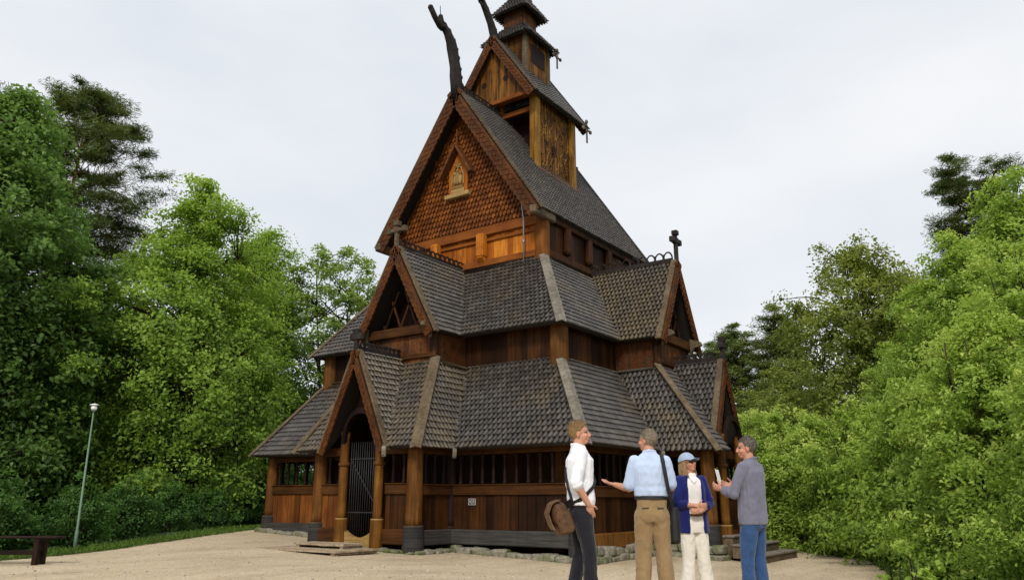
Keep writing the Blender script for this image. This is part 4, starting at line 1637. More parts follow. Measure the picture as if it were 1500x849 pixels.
t = make_tree('hazel_bush', 'huge leafy light green bush filling the right edge of the yard', 25, 6.0, 2.1, .15, .088, M['leaf_elm'], 900, 105, .32, PROF_BUSH, .05, flat=.62, nlimb=44, multi=6, cat='bush', spread=1.25, asp=.5, inner=.3, shape_noise=.5, droop=.25)
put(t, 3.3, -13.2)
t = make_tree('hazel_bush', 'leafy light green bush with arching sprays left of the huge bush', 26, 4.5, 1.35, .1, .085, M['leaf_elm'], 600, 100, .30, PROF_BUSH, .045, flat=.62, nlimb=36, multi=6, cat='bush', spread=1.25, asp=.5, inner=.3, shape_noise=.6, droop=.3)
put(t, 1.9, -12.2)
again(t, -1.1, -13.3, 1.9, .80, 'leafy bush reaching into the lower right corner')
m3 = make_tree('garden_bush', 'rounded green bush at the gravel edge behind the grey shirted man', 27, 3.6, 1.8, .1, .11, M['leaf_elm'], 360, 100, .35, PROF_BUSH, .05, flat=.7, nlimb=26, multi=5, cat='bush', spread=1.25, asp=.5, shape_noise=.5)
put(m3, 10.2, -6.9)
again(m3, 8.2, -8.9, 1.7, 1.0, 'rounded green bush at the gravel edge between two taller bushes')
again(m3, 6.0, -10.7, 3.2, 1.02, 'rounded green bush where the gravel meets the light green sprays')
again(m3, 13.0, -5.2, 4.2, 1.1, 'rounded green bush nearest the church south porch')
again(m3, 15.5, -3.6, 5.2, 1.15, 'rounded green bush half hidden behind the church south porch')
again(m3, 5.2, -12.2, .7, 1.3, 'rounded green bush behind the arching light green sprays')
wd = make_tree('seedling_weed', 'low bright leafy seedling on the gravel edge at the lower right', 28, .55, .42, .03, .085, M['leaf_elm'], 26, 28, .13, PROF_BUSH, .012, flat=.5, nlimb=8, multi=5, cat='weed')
put(wd, -3.7, -11.55)


# ---- grass verge along the edges of the yard
def verge(name, path, width, n, seed, hgt=.16, bl=.016):
    rs = np.random.RandomState(seed)
    P = np.array(path, float)
    seg = np.linalg.norm(np.diff(P, axis=0), axis=1)
    cum = np.concatenate([[0], np.cumsum(seg)])
    s = rs.random(n) * cum[-1]
    i = np.clip(np.searchsorted(cum, s) - 1, 0, len(seg) - 1)
    t = (s - cum[i]) / seg[i]
    q = P[i] + (P[i + 1] - P[i]) * t[:, None]
    d = (P[i + 1] - P[i]) / seg[i][:, None]
    nrm = np.stack([-d[:, 1], d[:, 0]], 1)
    q = q + nrm * (rs.random(n)[:, None] ** 1.3) * width
    z = np.array([gh(a, b) for a, b in q])
    h = hgt * rs.uniform(.4, 1.25, n)
    pos = np.stack([q[:, 0], q[:, 1], z + h * .45], 1)
    t3 = rs.normal(size=(n, 3)) * .35
    t3[:, 2] += 1
    t3 = unit(t3)
    nr = rs.normal(size=(n, 3))
    nr = unit(nr - t3 * np.sum(nr * t3, 1, keepdims=True))
    me = leaf_mesh(name, pos, nr, t3, h, np.full(n, bl) * rs.uniform(.7, 1.4, n), np.clip(rs.normal(size=n) * .2 + .55, 0, 1), M['grassm'])
    o = bpy.data.objects.new(name, me)
    COL.objects.link(o)
    return tag(o, kind='stuff')


verge('grass', [(-16, 5.5), (-9.5, 1.2), (-7.5, 1.7), (-6.0, 2.4), (-4.0, 3.45), (-1.9, 4.4), (-.3, 5.2), (1.2, 6.0), (6, 7.2)][::1], .8, 13000, 31, .12)
verge('grass', [(12.8, -4.2), (10.6, -5.8), (8.3, -7.3), (6.4, -9.0), (3.0, -10.1), (-.2, -10.6), (-3.8, -11.5), (-6, -12.8)][::-1], -1.4, 12000, 32, .14)

# ============================================================ small objects
# bench
bn = empty('bench', (-7.55, .55, gh(-7.6, .5)), 'low dark wooden plank bench standing on the gravel at the left edge', 'bench', rz=math.radians(-55))
mb = MB()
mb.bbox((-2.0, -.15, .40), (.45, -.006, .432))
mb.bbox((-2.0, .006, .40), (.45, .15, .432))
mb.build('seat', M['dark'], bn, bevel=.01)
for x in (-1.6, .14):
    for y in (-.1, .1):
        mb = MB()
        mb.bbox((x - .04, y - .04, -.05), (x + .04, y + .04, .355))
        mb.build('leg', M['dark'], bn, bevel=.008)
    mb = MB()
    mb.bbox((x - .045, -.145, .35), (x + .045, .145, .398))
    mb.build('bearer', M['dark'], bn)
mb = MB()
mb.bbox((-1.55, -.025, .15), (.14, .025, .22))
mb.build('stretcher', M['dark'], bn)

# lamp post
lp = empty('lamp_post', (-5.35, 3.55, gh(-5.35, 3.55) - .07), 'slim pale green lamp post with a small white lantern before the left trees', 'lamp post')
M['lamp_green'] = plain('lamp_green_paint', (.12, .20, .13), .5, .15, 20)
mb = MB()
mb.tube([(0, 0, -.1), (0, 0, .45), (0, 0, .47), (0, 0, 2.86)], [.034, .034, .024, .014], 12)
mb.build('pole', M['lamp_green'], lp, smooth=True)
mb = MB()
mb.box((0, .041, .28), (.04, .006, .16))
mb.lathe((0, 0, -.02), [(.075, 0), (.075, .03), (.045, .035), (.042, .06)], 14)
mb.build('access_door', M['iron'], lp)
mb = MB()
mb.lathe((0, 0, 2.85), [(.02, 0), (.045, .03), (.05, .045), (.05, .05)], 14)
lh = mb.build('lamp_head', M['lamp_green'], lp, smooth=True)
M['lamp_white'] = plain('lamp_white_glass', (.85, .86, .84), .3, .02, 10)
mb = MB()
mb.lathe((0, 0, 2.90), [(.045, 0), (.062, .03), (.055, .075), (.03, .10)], 14)
mb.build('lamp_globe', M['lamp_white'], lh, smooth=True)
mb = MB()
mb.lathe((0, 0, 3.0), [(.095, 0), (.085, .012), (.015, .035)], 14)
mb.build('lamp_cap', M['lamp_white'], lh, smooth=True)

# timber step platform at the west door
pl = empty('door_step', (-2.0, .15, gh(-2, 0)), 'flat weathered plank platform lying on gravel before the barred west door', 'step')
rnd = random.Random(9)
mb = MB()
for i in range(8):
    mb.bbox((-.62 + .155 * i, -1.25, .03), (-.62 + .155 * i + .147, 1.25, .062 + rnd.uniform(0, .006)))
for y in (-1.15, 0, 1.15):
    mb.bbox((-.6, y - .05, -.02), (.6, y + .05, .028))
mb.build('lower_planks', M['sand'], pl)
mb = MB()
for i in range(4):
    mb.bbox((-.02 + .15 * i, -.82, .12), (-.02 + .15 * i + .143, .72, .158 + rnd.uniform(0, .006)))
for y in (-.75, .6):
    mb.bbox((0, y - .045, .066), (.56, y + .045, .118))
mb.build('upper_planks', M['sand'], pl)

# steps at the south porch
st = empty('porch_steps', (5.0, -6.9, -.28), 'weathered timber steps leading up to the south porch behind the grey shirted man', 'steps')
for k, (v0, v1, z1) in enumerate(((-.62, -.25, .20), (-.25, .10, .40), (.10, .36, .58))):
    mb = MB()
    hw = 1.35 - .18 * k
    mb.bbox((-hw, v0 + .03, -.1 if k == 0 else .1), (hw, v1, z1 - .052))
    rs_ = mb.build('riser', M['greybrown'], st, bevel=.01)
    mb = MB()
    mb.bbox((-hw - .03, v0, z1 - .05), (hw + .03, v1 + .01, z1))
    mb.build('tread', M['grey'], st, bevel=.012)

# notice on the gallery wall
sg = empty('notice_sign', (gw - .062, -2.16, 1.03), 'small white notice with two dark pictograms screwed to the gallery wall', 'sign')
M['white'] = plain('sign_white', (.36, .35, .34), .5, .03, 10)
M['ink'] = plain('sign_ink', (.03, .03, .03), .6, .05, 10)
mb = MB()
mb.bbox((-.008, -.105, -.07), (0, .105, .07))
mb.build('plate', M['white'], sg)
for s in (-1, 1):
    mb = MB()
    y = s * .05
    mb.bbox((-.0105, y - .040, -.035), (-.0085, y + .040, .055))
    pk = mb.build('pictogram', M['ink'], sg)
    mb = MB()
    mb.bbox((-.0125, y - .022, -.012), (-.0110, y + .022, .026))
    mb.ellip((-.0112, y, .036), (.001, .009, .009), 10, 6)
    mb.build('symbol', M['white'], pk)
mb = MB()
mb.bbox((-.0105, -.085, -.058), (-.0085, .085, -.046))
mb.build('caption_line', M['ink'], sg)
# ================================================================== people
def cloth(name, col, var=.12, scale=260, rough=.85, sheen=.2, stripes=None):
    m, nt, b = newmat(name)
    g, v = wpos(nt, (1, 1, 1))
    n1 = nz(nt, v, 9, 5, .6)
    n2 = nz(nt, v, scale, 2, .5)
    f = mth(nt, 'ADD', mth(nt, 'MULTIPLY', n1, .75), mth(nt, 'MULTIPLY', n2, .25))
    r = ramp(nt, [(.3, tuple(c * (1 - var) for c in col)), (.7, tuple(min(1, c * (1 + var)) for c in col))])
    nt.links.new(f, r.inputs[0])
    nt.links.new(r.outputs[0], b.inputs['Base Color'])
    b.inputs['Roughness'].default_value = rough
    b.inputs['Specular IOR Level'].default_value = .2
    b.inputs['Sheen Weight'].default_value = sheen
    bump(nt, b, n1, .35, .02)
    return m


m, nt, b = newmat('skin')
at = nt.nodes.new('ShaderNodeAttribute')
at.attribute_name = 'paint'
g, v = wpos(nt, (1, 1, 1))
n1 = nz(nt, v, 60, 4, .6)
r = ramp(nt, [(.25, (.80, .74, .70)), (.75, (1.08, 1.06, 1.05))])
nt.links.new(n1, r.inputs[0])
nt.links.new(mix(nt, at.outputs['Color'], r.outputs[0], 1.0, 'MULTIPLY'), b.inputs['Base Color'])
b.inputs['Roughness'].default_value = .55
b.inputs['Subsurface Weight'].default_value = .08
b.inputs['Subsurface Radius'].default_value = (.012, .005, .003)
M['skin'] = m


def hair_mat(name, d, l):
    m, nt, b = newmat(name)
    g, v = wpos(nt, (170, 170, 40))
    n1 = nz(nt, v, 1, 4, .6)
    g2, v2 = wpos(nt, (1, 1, 1))
    n2 = nz(nt, v2, 38, 3, .6)
    r = ramp(nt, [(.34, d), (.62, l)])
    nt.links.new(mth(nt, 'ADD', mth(nt, 'MULTIPLY', n1, .5), mth(nt, 'MULTIPLY', n2, .5)), r.inputs[0])
    nt.links.new(r.outputs[0], b.inputs['Base Color'])
    b.inputs['Roughness'].default_value = .6
    bump(nt, b, n1, 1.0, .02)
    return m


def loft(mb, rings, n=24):
    """closed tube of elliptical rings: (cx, cy, cz, rx, ry)"""
    vs, fs = [], []
    for (cx, cy, cz, rx, ry) in rings:
        for k in range(n):
            t = 2 * PI * k / n
            c, s = math.cos(t), math.sin(t)
            p = 2 / 2.5
            vs.append((cx + rx * math.copysign(abs(c) ** p, c), cy + ry * math.copysign(abs(s) ** p, s), cz))
    m = len(rings)
    for i in range(m - 1):
        for k in range(n):
            k2 = (k + 1) % n
            fs.append((i * n + k, i * n + k2, (i + 1) * n + k2, (i + 1) * n + k))
    fs.append(tuple(range(n))[::-1])
    fs.append(tuple((m - 1) * n + k for k in range(n)))
    mb.add(vs, fs)


def limb(mb, pts, rad, n=14):
    mb.tube(pts, rad, n)
    for p, r in zip(pts, rad):
        mb.ellip(p, (r, r, r), n, 8)


def union(mb, name, voxel, mat, smooth=2, wrinkle=None, parent=None, paint=None):
    """fuse overlapping closed shapes to one continuous skin"""
    me = bpy.data.meshes.new(name + '_src')
    me.from_pydata([tuple(p) for p in mb.v], [], mb.f)
    tmp = bpy.data.objects.new('tmp', me)
    COL.objects.link(tmp)
    rm = tmp.modifiers.new('r', 'REMESH')
    rm.mode = 'VOXEL'
    rm.voxel_size = voxel
    if smooth:
        sm = tmp.modifiers.new('s', 'SMOOTH')
        sm.factor = .5
        sm.iterations = smooth
    dg = bpy.context.evaluated_depsgraph_get()
    out = bpy.data.meshes.new_from_object(tmp.evaluated_get(dg))
    bpy.data.objects.remove(tmp)
    bpy.data.meshes.remove(me)
    out.name = name
    n = len(out.vertices)
    if wrinkle:
        co = [v.co.copy() for v in out.vertices]
        nr = [v.normal.copy() for v in out.vertices]
        for i in range(n):
            d = wrinkle(co[i])
            out.vertices[i].co = co[i] + nr[i] * d
    if paint:
        a = out.color_attributes.new('paint', 'FLOAT_COLOR', 'POINT')
        for i, v in enumerate(out.vertices):
            a.data[i].color = (*paint(v.co), 1)
    out.polygons.foreach_set('use_smooth', [True] * len(out.polygons))
    out.materials.clear()
    out.materials.append(mat)
    o = bpy.data.objects.new(name, out)
    COL.objects.link(o)
    if parent: o.parent = parent
    return o


def folds(amp, scale=9.0, seed=0, squash=(1, 1, .55)):
    def f(p):
        q = V((p.x * squash[0] * scale, p.y * squash[1] * scale, p.z * squash[2] * scale)) + V((seed * 3.1, seed * 1.7, seed))
        a = mnoise.noise(q)
        b_ = 1 - abs(mnoise.noise(q * 2.1 + V((5, 5, 5)))) * 2
        return amp * (a * .7 + b_ * .45)
    return f


def hand(mb, wrist, d, pn, thumb, curl=.35, size=1.0, spread=.06, curls=None):
    """palm, four unequal fingers with three bends and a thumb leaving the side of the palm; pn = palm normal, thumb = thumb side"""
    w, d, pn = V(wrist), V(d).normalized(), V(pn)
    pn = (pn - d * pn.dot(d)).normalized()
    t = V(thumb)
    t = (t - d * t.dot(d) - pn * t.dot(pn)).normalized()
    S = size
    R = Matrix((d, t, pn)).transposed()
    mb.ellip(w + d * .055 * S, (.056 * S, .040 * S, .017 * S), 14, 10, R)
    mb.ellip(w + d * .075 * S, (.030 * S, .041 * S, .014 * S), 14, 10, R)
    mb.ellip(w + d * .015 * S, (.03 * S, .028 * S, .02 * S), 12, 8, R)
    ls = [.074, .083, .077, .060]
    for i in range(4):
        k = (1.5 - i)
        base = w + d * (.088 - .004 * abs(k - .3)) * S + t * k * .0205 * S
        dr = (d + t * k * spread).normalized()
        c = curl if curls is None else curls[i]
        p = base - dr * .02 * S
        pts, rr = [p], [.0098 * S]
        ang = 0
        for j, fr in enumerate((.45, .31, .24)):
            ang += c * (.8, 1.1, .8)[j]
            dd = dr * math.cos(ang) + pn * math.sin(ang)
            p = (base if j == 0 else p) + dd * ls[i] * fr * S
            pts.append(p)
            rr.append((.0095, .0088, .0072)[j] * S)
        limb(mb, pts, rr, 8)
    b0 = w + d * .022 * S + t * .028 * S
    t1 = (d * .62 + t * .78 + pn * .25).normalized()
    t2 = (d * .85 + t * .35 + pn * .45).normalized()
    p1 = b0 + t1 * .040 * S
    p2 = p1 + t2 * .030 * S
    p3 = p2 + (t2 + pn * .25).normalized() * .024 * S
    limb(mb, [w + d * .02 * S + t * .012 * S, b0, p1, p2, p3], [.016 * S, .0155 * S, .0115 * S, .0105 * S, .008 * S], 8)


def person(label, pos, heading, H, pose, look, skin, hair, shirt_m, trouser_m, sleeve='long', female=False, tuck=False, hair_fn=None, seedn=1, shoe=(.03, .02, .015), belt=None, lip=(.42, .16, .12), sleeve_end=.75, hem=.86, waist=.985):
    k = H / 1.8
    root = empty('person', (pos[0], pos[1], gh(pos[0], pos[1]) + .01), label, 'person', rz=heading)
    root.scale = (k, k, k)
    sw = .150 if female else .172
    # joints
    J = dict(pose)
    shR, shL = V((-.015, -sw, 1.44)), V((-.015, sw, 1.44))
    elR, elL, wrR, wrL = V(J['elR']), V(J['elL']), V(J['wrR']), V(J['wrL'])
    hipw = .095
    kn = J.get('knee', ((.02, -.10, .50), (.02, .10, .50)))
    an = J.get('ankle', ((-.02, -.11, .09), (-.02, .11, .09)))
    nb = V((-.02, 0, 1.52))
    yaw, pit, roll = look
    RH = Matrix.Rotation(yaw, 3, 'Z') @ Matrix.Rotation(-pit, 3, 'Y') @ Matrix.Rotation(roll, 3, 'X')

    def hd(p):
        return nb + RH @ (V(p) - nb) - V((0, 0, .018))
    mb = MB()
    tw = .9 if female else 1.0
    loft(mb, [(0, 0, .86, .075, .12), (0, 0, .97, .078, .125), (0, 0, 1.08, .075, .115 * tw), (0, 0, 1.2, .082, .12 * tw), (.005, 0, 1.32, .092, .14 * tw), (0, 0, 1.41, .08, .14 * tw), (-.01, 0, 1.46, .062, .105), (-.015, 0, 1.5, .052, .062)])
    limb(mb, [(-.02, 0, 1.45), hd((-.012, 0, 1.54)), hd((-.008, 0, 1.6))], [.066, .059 - .009 * female, .057 - .009 * female])
    for c, r in (((-.012, 0, 1.705), (.097, .077, .097)), ((.024, 0, 1.648), (.070, .061, .082)), ((.055, 0, 1.588), (.030, .032, .023)), ((.066, 0, 1.698), (.024, .052, .014)), ((.092, 0, 1.613), (.010, .025, .0075)), ((.090, 0, 1.602), (.009, .020, .007))):
        mb.ellip(hd(c), r, 18, 12, RH)
    for s in (-1, 1):
        mb.ellip(hd((.055, s * .036, 1.645)), (.030, .026, .030), 12, 8, RH)
        mb.ellip(hd((-.008, s * .079, 1.662)), (.020, .010, .033), 12, 8, RH)
    limb(mb, [hd((.090, 0, 1.688)), hd((.104, 0, 1.665)), hd((.109, 0, 1.647))], [.008, .010, .012], 10)
    for s in (-1, 1):
        mb.ellip(hd((.100, s * .012, 1.643)), (.012, .009, .008), 8, 6, RH)
    for sh, el, wr in ((shR, elR, wrR), (shL, elL, wrL)):
        limb(mb, [sh, sh.lerp(el, .5), el, el.lerp(wr, .3), wr], [.048, .043, .039, .041, .027])
    for s, h in ((-1, J['hR']), (1, J['hL'])):
        w = wrR if s < 0 else wrL
        hand(mb, w, h[0], h[1], h[2], h[3], 1.0 if not female else .9, curls=h[4] if len(h) > 4 else None)
    for i, s in enumerate((-1, 1)):
        limb(mb, [(0, s * hipw, .90), kn[i], (an[i][0] * .5 + kn[i][0] * .5, (an[i][1] + kn[i][1]) / 2, .29), an[i]], [.070, .044, .038, .028])
        mb.ellip((an[i][0] + .07, an[i][1], .045), (.115, .042, .038), 14, 8)
    iRH = RH.inverted()

    def paint(p):
        q = nb + iRH @ (p + V((0, 0, .018)) - nb)
        col = V(skin)
        if q.z > 1.54 and q.x > -.14:
            e = min((V((q.x - .082, (abs(q.y) - .033), q.z - 1.679)) * 1.0).length, 1)
            ey = max(abs(abs(q.y) - .033) / .0175, abs(q.z - 1.679) / .0065)
            if q.x > .05 and ey < 1: return (.035, .022, .015)
            by = max(abs(abs(q.y) - .034) / .025, abs(q.z - 1.7035) / .0045)
            if q.x > .05 and by < 1: return tuple(V(hair[0]) * .7 + V(skin) * .3)
            lp = (q.y / .026) ** 2 + ((q.z - 1.608) / .0105) ** 2
            if q.x > .075 and lp < 1: return lip
            ck = ((abs(q.y) - .04) / .03) ** 2 + ((q.z - 1.64) / .03) ** 2
            if q.x > .03 and ck < 1: col = V((col.x * 1.02, col.y * .93, col.z * .9))
            if (q - V((.11, 0, 1.648))).length < .024: col = V((col.x * 1.02, col.y * .92, col.z * .9))
            sock = max(abs(abs(q.y) - .033) / .026, abs(q.z - 1.684) / .016)
            if q.x > .05 and sock < 1: col = col * .9  # eye socket shade painted into the skin colour
            if abs(q.y) > .078: col = V((col.x, col.y * .85, col.z * .8))
        return tuple(col)
    body = union(mb, 'body', .0062, M['skin'], 2, None, root, paint)
    # ---- shirt
    mb = MB()
    b0 = waist + .004 if tuck else hem
    rx, ry = ((.118, .178) if tuck else (.128, .188)) if not female else (.108, .158)
    loft(mb, [(0, 0, b0, rx, ry - .004), (0, 0, b0 + .06, rx + .008, ry), (-.004, 0, max(1.1, b0 + .1), rx - .000, ry - .008), (-.010, 0, 1.2, rx + .002, ry - .008), (-.008, 0, 1.31, rx + .002 + .008 * tuck, ry + .004), (-.006, 0, 1.39, rx + .002, ry + .006), (-.012, 0, 1.45, .094, .150), (-.018, 0, 1.492, .078, .105), (-.02, 0, 1.525, .068, .071)])
    for sh, el, wr in ((shR, elR, wrR), (shL, elL, wrL)):
        if sleeve == 'none':
            pass
        elif sleeve == 'short':
            e = sh.lerp(el, .86)
            limb(mb, [sh + V((0, 0, -.008)), sh.lerp(el, .4), e], [.062, .064, .068])
        else:
            e = el.lerp(wr, sleeve_end)
            limb(mb, [sh + V((0, 0, -.006)), sh.lerp(el, .5), el, el.lerp(wr, sleeve_end * .5), e], [.063, .062, .057, .053, .047 if sleeve_end > .5 else .056])
    for a_, b_ in ((-.02, 1.51), (-.025, 1.535)):
        mb.tube([hd((0, 0, 1.53)) * 0 + V((a_ + .064 * math.cos(t), .064 * math.sin(t), b_ + .012 * -math.cos(t))) for t in [2 * PI * i / 20 for i in range(21)]], .010, 8)
    sh_o = union(mb, 'shirt', .0085, shirt_m, 1, folds(.0125, 10.5, seedn, (1, 1, .42)), root)
    for s, el, wr in ((-1, elR, wrR), (1, elL, wrL)):
        if sleeve == 'long':
            e = el.lerp(wr, sleeve_end)
            dr = (wr - el).normalized()
            r_ = .050 if sleeve_end > .5 else .060
            mb = MB()
            mb.tube([e - dr * .030, e - dr * .026, e + dr * .012, e + dr * .016], [r_ * .9, r_ * 1.04, r_ * 1.04, r_ * .9], 16)
            mb.build('cuff', shirt_m, sh_o, smooth=True)
    # ---- trousers
    mb = MB()
    loft(mb, [(0, 0, .80, .113, .162), (0, 0, .88, .118, .168), (0, 0, .95, .110, .160), (0, 0, waist + .01 if tuck else max(.96, hem + .03), .112, .162)])
    for i, s in enumerate((-1, 1)):
        mb.ellip((-.035, s * .055, .875), (.092, .10, .13), 14, 10)
        tr = J.get('tr', (.098, .076, .073, .078))
        limb(mb, [(0, s * .083, .86), (kn[i][0] * .5, (s * .083 + kn[i][1]) / 2, .68), kn[i], (an[i][0] * .5 + kn[i][0] * .5, (an[i][1] + kn[i][1]) / 2, .29), (an[i][0] + .01, an[i][1], .075)], [tr[0], tr[0] * .9, tr[1], tr[2], tr[3]])
    union(mb, 'trousers', .0085, trouser_m, 1, folds(.0125, 9.5, seedn + 4, (1, 1, .5)), root)
    for s in (-1, 1):
        mb = MB()
        mb.beam((-.130, s * .045, waist - .115), (-.122, s * .115, waist - .118), .012, .010)
        if tuck: mb.build('pocket_slit', M['ink'], root)
    if belt:
        mb = MB()
        pts = [V((.124 * math.cos(t), .175 * math.sin(t), waist - .012)) for t in [2 * PI * i / 32 for i in range(33)]]
        for p, q in zip(pts[:-1], pts[1:]):
            mb.beam(p, q, .014, .036)
        mb.box((.130, 0, waist - .012), (.01, .05, .042))
        mb.build('belt', belt, root)
    # ---- shoes
    sm = plain('shoe_leather', shoe, .5, .15, 30)
    for i in range(2):
        mb = MB()
        mb.ellip((an[i][0] + .075, an[i][1], .045), (.145, .052, .052), 16, 10)
        mb.ellip((an[i][0] - .01, an[i][1], .065), (.06, .05, .06), 14, 8)
        mb.bbox((an[i][0] - .06, an[i][1] - .045, -.005), (an[i][0] + .20, an[i][1] + .045, .02))
        union(mb, 'shoe', .008, sm, 1, None, root)
    if hair_fn:
        hair_fn(root, hd, RH, hair, seedn)
    return root, hd, RH


def short_hair(root, hd, RH, hair, seed, line=((-.14, 1.60), (-.03, 1.625), (.005, 1.69), (.045, 1.735), (.12, 1.748)), lift=.012, top=0.0):
    mb = MB()
    n, m_ = 40, 28
    c = V((-.016, 0, 1.706))
    hx = [p[0] for p in line]
    hz = [p[1] for p in line]
    vs = {}
    V_, F_ = [], []
    for i in range(m_ + 1):
        a = PI * i / m_
        for k in range(n):
            t = 2 * PI * k / n
            d = V((math.sin(a) * math.cos(t), math.sin(a) * math.sin(t), math.cos(a)))
            p = c + V((d.x * .096, d.y * .076, d.z * .096))
            zl = np.interp(p.x, hx, hz)
            over = (p.z - zl) / .03
            l = lift * min(max(over, -1.5), 1.0) + .007 * mnoise.noise(p * 60 + V((seed, 0, 0))) + .007 * mnoise.noise(p * 18 + V((0, seed, 0)))
            if over > 0: l += top * max(0, d.z) * (.6 + .4 * (p.x > 0))
            q = c + V((d.x * (.096 + l), d.y * (.0775 + l * .8), d.z * (.096 + l)))
            V_.append(hd(q))
    for i in range(m_):
        for k in range(n):
            k2 = (k + 1) % n
            F_.append((i * n + k, (i + 1) * n + k, (i + 1) * n + k2, i * n + k2))
    mb.add(V_, F_)
    rnd_ = random.Random(int(seed * 91))
    cnt = 0
    while cnt < 2600:
        t, z = rnd_.uniform(0, 2 * PI), rnd_.uniform(-.75, 1)
        s_ = math.sqrt(1 - z * z)
        dv = V((s_ * math.cos(t), s_ * math.sin(t), z))
        p = c + V((dv.x * .096, dv.y * .0775, dv.z * .096))
        cnt += 1
        if p.z < np.interp(p.x, hx, hz) + .006: continue
        fl = V((-.55 - .5 * dv.z, .35 * rnd_.uniform(-1, 1), -.75 + .5 * dv.z)) + V((rnd_.gauss(0, .3), rnd_.gauss(0, .3), rnd_.gauss(0, .3)))
        fl = (fl - dv * fl.dot(dv)).normalized()
        L = rnd_.uniform(.012, .028) + .02 * max(0, dv.z) * (top > .005)
        p0 = p + dv * (lift * .6 + .004)
        p1 = p0 + fl * L * .5 + dv * L * .22
        p2 = p0 + fl * L + dv * L * .12
        sd_ = fl.cross(dv) * .0028
        q = [hd(x) for x in (p0 - sd_, p0 + sd_, p1 + sd_, p1 - sd_, p2)]
        mb.add(q, [(0, 1, 2, 3), (3, 2, 4)])
    mb.build('hair', hair_mat('hair', *hair), root, smooth=True)


HD = math.radians
a_fw = ya                                   # looking the way the photographer looks
a_rt = ya - PI / 2                          # towards the right of the picture
W_shirt = cloth('white_cotton', (.80, .81, .86), .05)
B_shirt = cloth('pale_blue_cotton', (.50, .61, .82), .06)
G_shirt = cloth('grey_blue_shirt', (.165, .165, .225), .18)
W_top = cloth('white_knit', (.80, .78, .76), .05)
black_t = cloth('black_trousers', (.012, .012, .018), .2)
khaki_t = cloth('khaki_chinos', (.29, .195, .095), .1)
cream_t = cloth('cream_trousers', (.80, .76, .68), .06)
jean_t = cloth('blue_jeans', (.030, .075, .19), .28)
blue_c = cloth('royal_blue_cardigan', (.007, .012, .115), .25)
leather = wood('brown_bag_leather', [(.07, .035, .018), (.15, .085, .045), (.26, .16, .09)], 'n', rough=.5)
blackm = plain('black_webbing', (.010, .010, .012), .7, .2, 60)
belt_b = plain('black_belt', (.012, .012, .018), .5, .1, 60)
belt_br = plain('brown_belt', (.14, .055, .022), .5, .15, 60)

# man in the white shirt, in profile to the right, hands in pockets
P1 = dict(elR=(-.085, -.235, 1.16), wrR=(.045, -.185, .955), elL=(-.06, .245, 1.15), wrL=(.04, .18, .955),
          hR=((.30, .42, -1), (0, 1, .1), (1, 0, .3), .2), hL=((.35, -.42, -1), (0, -1, .1), (1, 0, .3), .2),
          knee=((.055, -.10, .50), (.0, .10, .50)), ankle=((.06, -.11, .09), (-.10, .11, .09)), tr=(.096, .070, .066, .070))
p1, hd1, R1 = person('fair haired man in an untucked white shirt standing in profile with hand in pocket', (-6.99, -9.24), a_rt + HD(4), 1.755, P1, (HD(-12), HD(2), 0), (.60, .315, .215), ((.17, .090, .032), (.52, .33, .14)), W_shirt, black_t, sleeve='long', sleeve_end=.12, hair_fn=lambda *a: short_hair(*a, lift=.003, top=.010, line=((-.14, 1.625), (-.03, 1.645), (.005, 1.70), (.045, 1.735), (.12, 1.75))), seedn=1, hem=.945)

# man in the pale blue shirt, back turned, left hand gesturing
P2 = dict(elR=(.04, -.225, 1.15), wrR=(.22, -.12, 1.08), elL=(.03, .235, 1.145), wrL=(.20, .375, 1.19),
          hR=((.9, .45, 0), (0, 1, .2), (.2, .2, 1), .4), hL=((.45, .80, .20), (-.1, -.1, 1), (-.8, .4, .1), .22),
          knee=((.02, -.11, .50), (.03, .105, .50)), ankle=((.0, -.125, .09), (.0, .125, .09)), tr=(.106, .088, .082, .086))
p2, hd2, R2 = person('grey blond man seen from behind in a pale blue short sleeved shirt and khaki chinos', (-6.14, -9.59), a_fw - HD(4), 1.73, P2, (HD(52), HD(0), 0), (.58, .30, .20), ((.13, .095, .055), (.46, .38, .27)), B_shirt, khaki_t, sleeve='short', tuck=True, hair_fn=lambda *a: short_hair(*a, lift=.004, top=.002, line=((-.14, 1.615), (-.03, 1.635), (.005, 1.695), (.045, 1.735), (.12, 1.75))), seedn=2, belt=belt_b, waist=1.06)

# woman in the blue cardigan, arms folded, looking up to the right
P3 = dict(elR=(.03, -.225, 1.15), wrR=(.185, -.01, 1.125), elL=(.03, .225, 1.15), wrL=(.205, .02, 1.06),
          hR=((.10, .95, .04), (-1, .1, 0), (0, .1, 1), .35), hL=((.10, -.95, .02), (-1, -.1, 0), (0, .1, 1), .35),
          knee=((.02, -.095, .50), (.03, .10, .50)), ankle=((-.01, -.13, .09), (.0, .15, .09)), tr=(.100, .076, .080, .094))


def long_hair(root, hd, RH, hair, seed):
    short_hair(root, hd, RH, hair, seed, line=((-.14, 1.50), (-.02, 1.56), (.02, 1.68), (.05, 1.735), (.12, 1.748)), lift=.012)
    mb = MB()
    for s in (-1, 1):
        for i in range(6):
            x = -.075 + .017 * i
            y = s * (.070 + .012 * (i > 1))
            limb(mb, [hd((x, y * .95, 1.69)), hd((x - .004, y * 1.12, 1.61)), hd((x + .004, y * 1.10, 1.53)), hd((x + .008, y * 1.0, 1.475))], [.016, .018, .016, .008], 8)
    for i in range(7):
        y = -.07 + .14 * i / 6
        limb(mb, [hd((-.09, y, 1.68)), hd((-.105, y * 1.1, 1.58)), hd((-.10, y * 1.1, 1.47))], [.018, .02, .009], 8)
    union(mb, 'hair', .007, hair_mat('long_hair', *hair), 1, folds(.003, 40, seed), root)


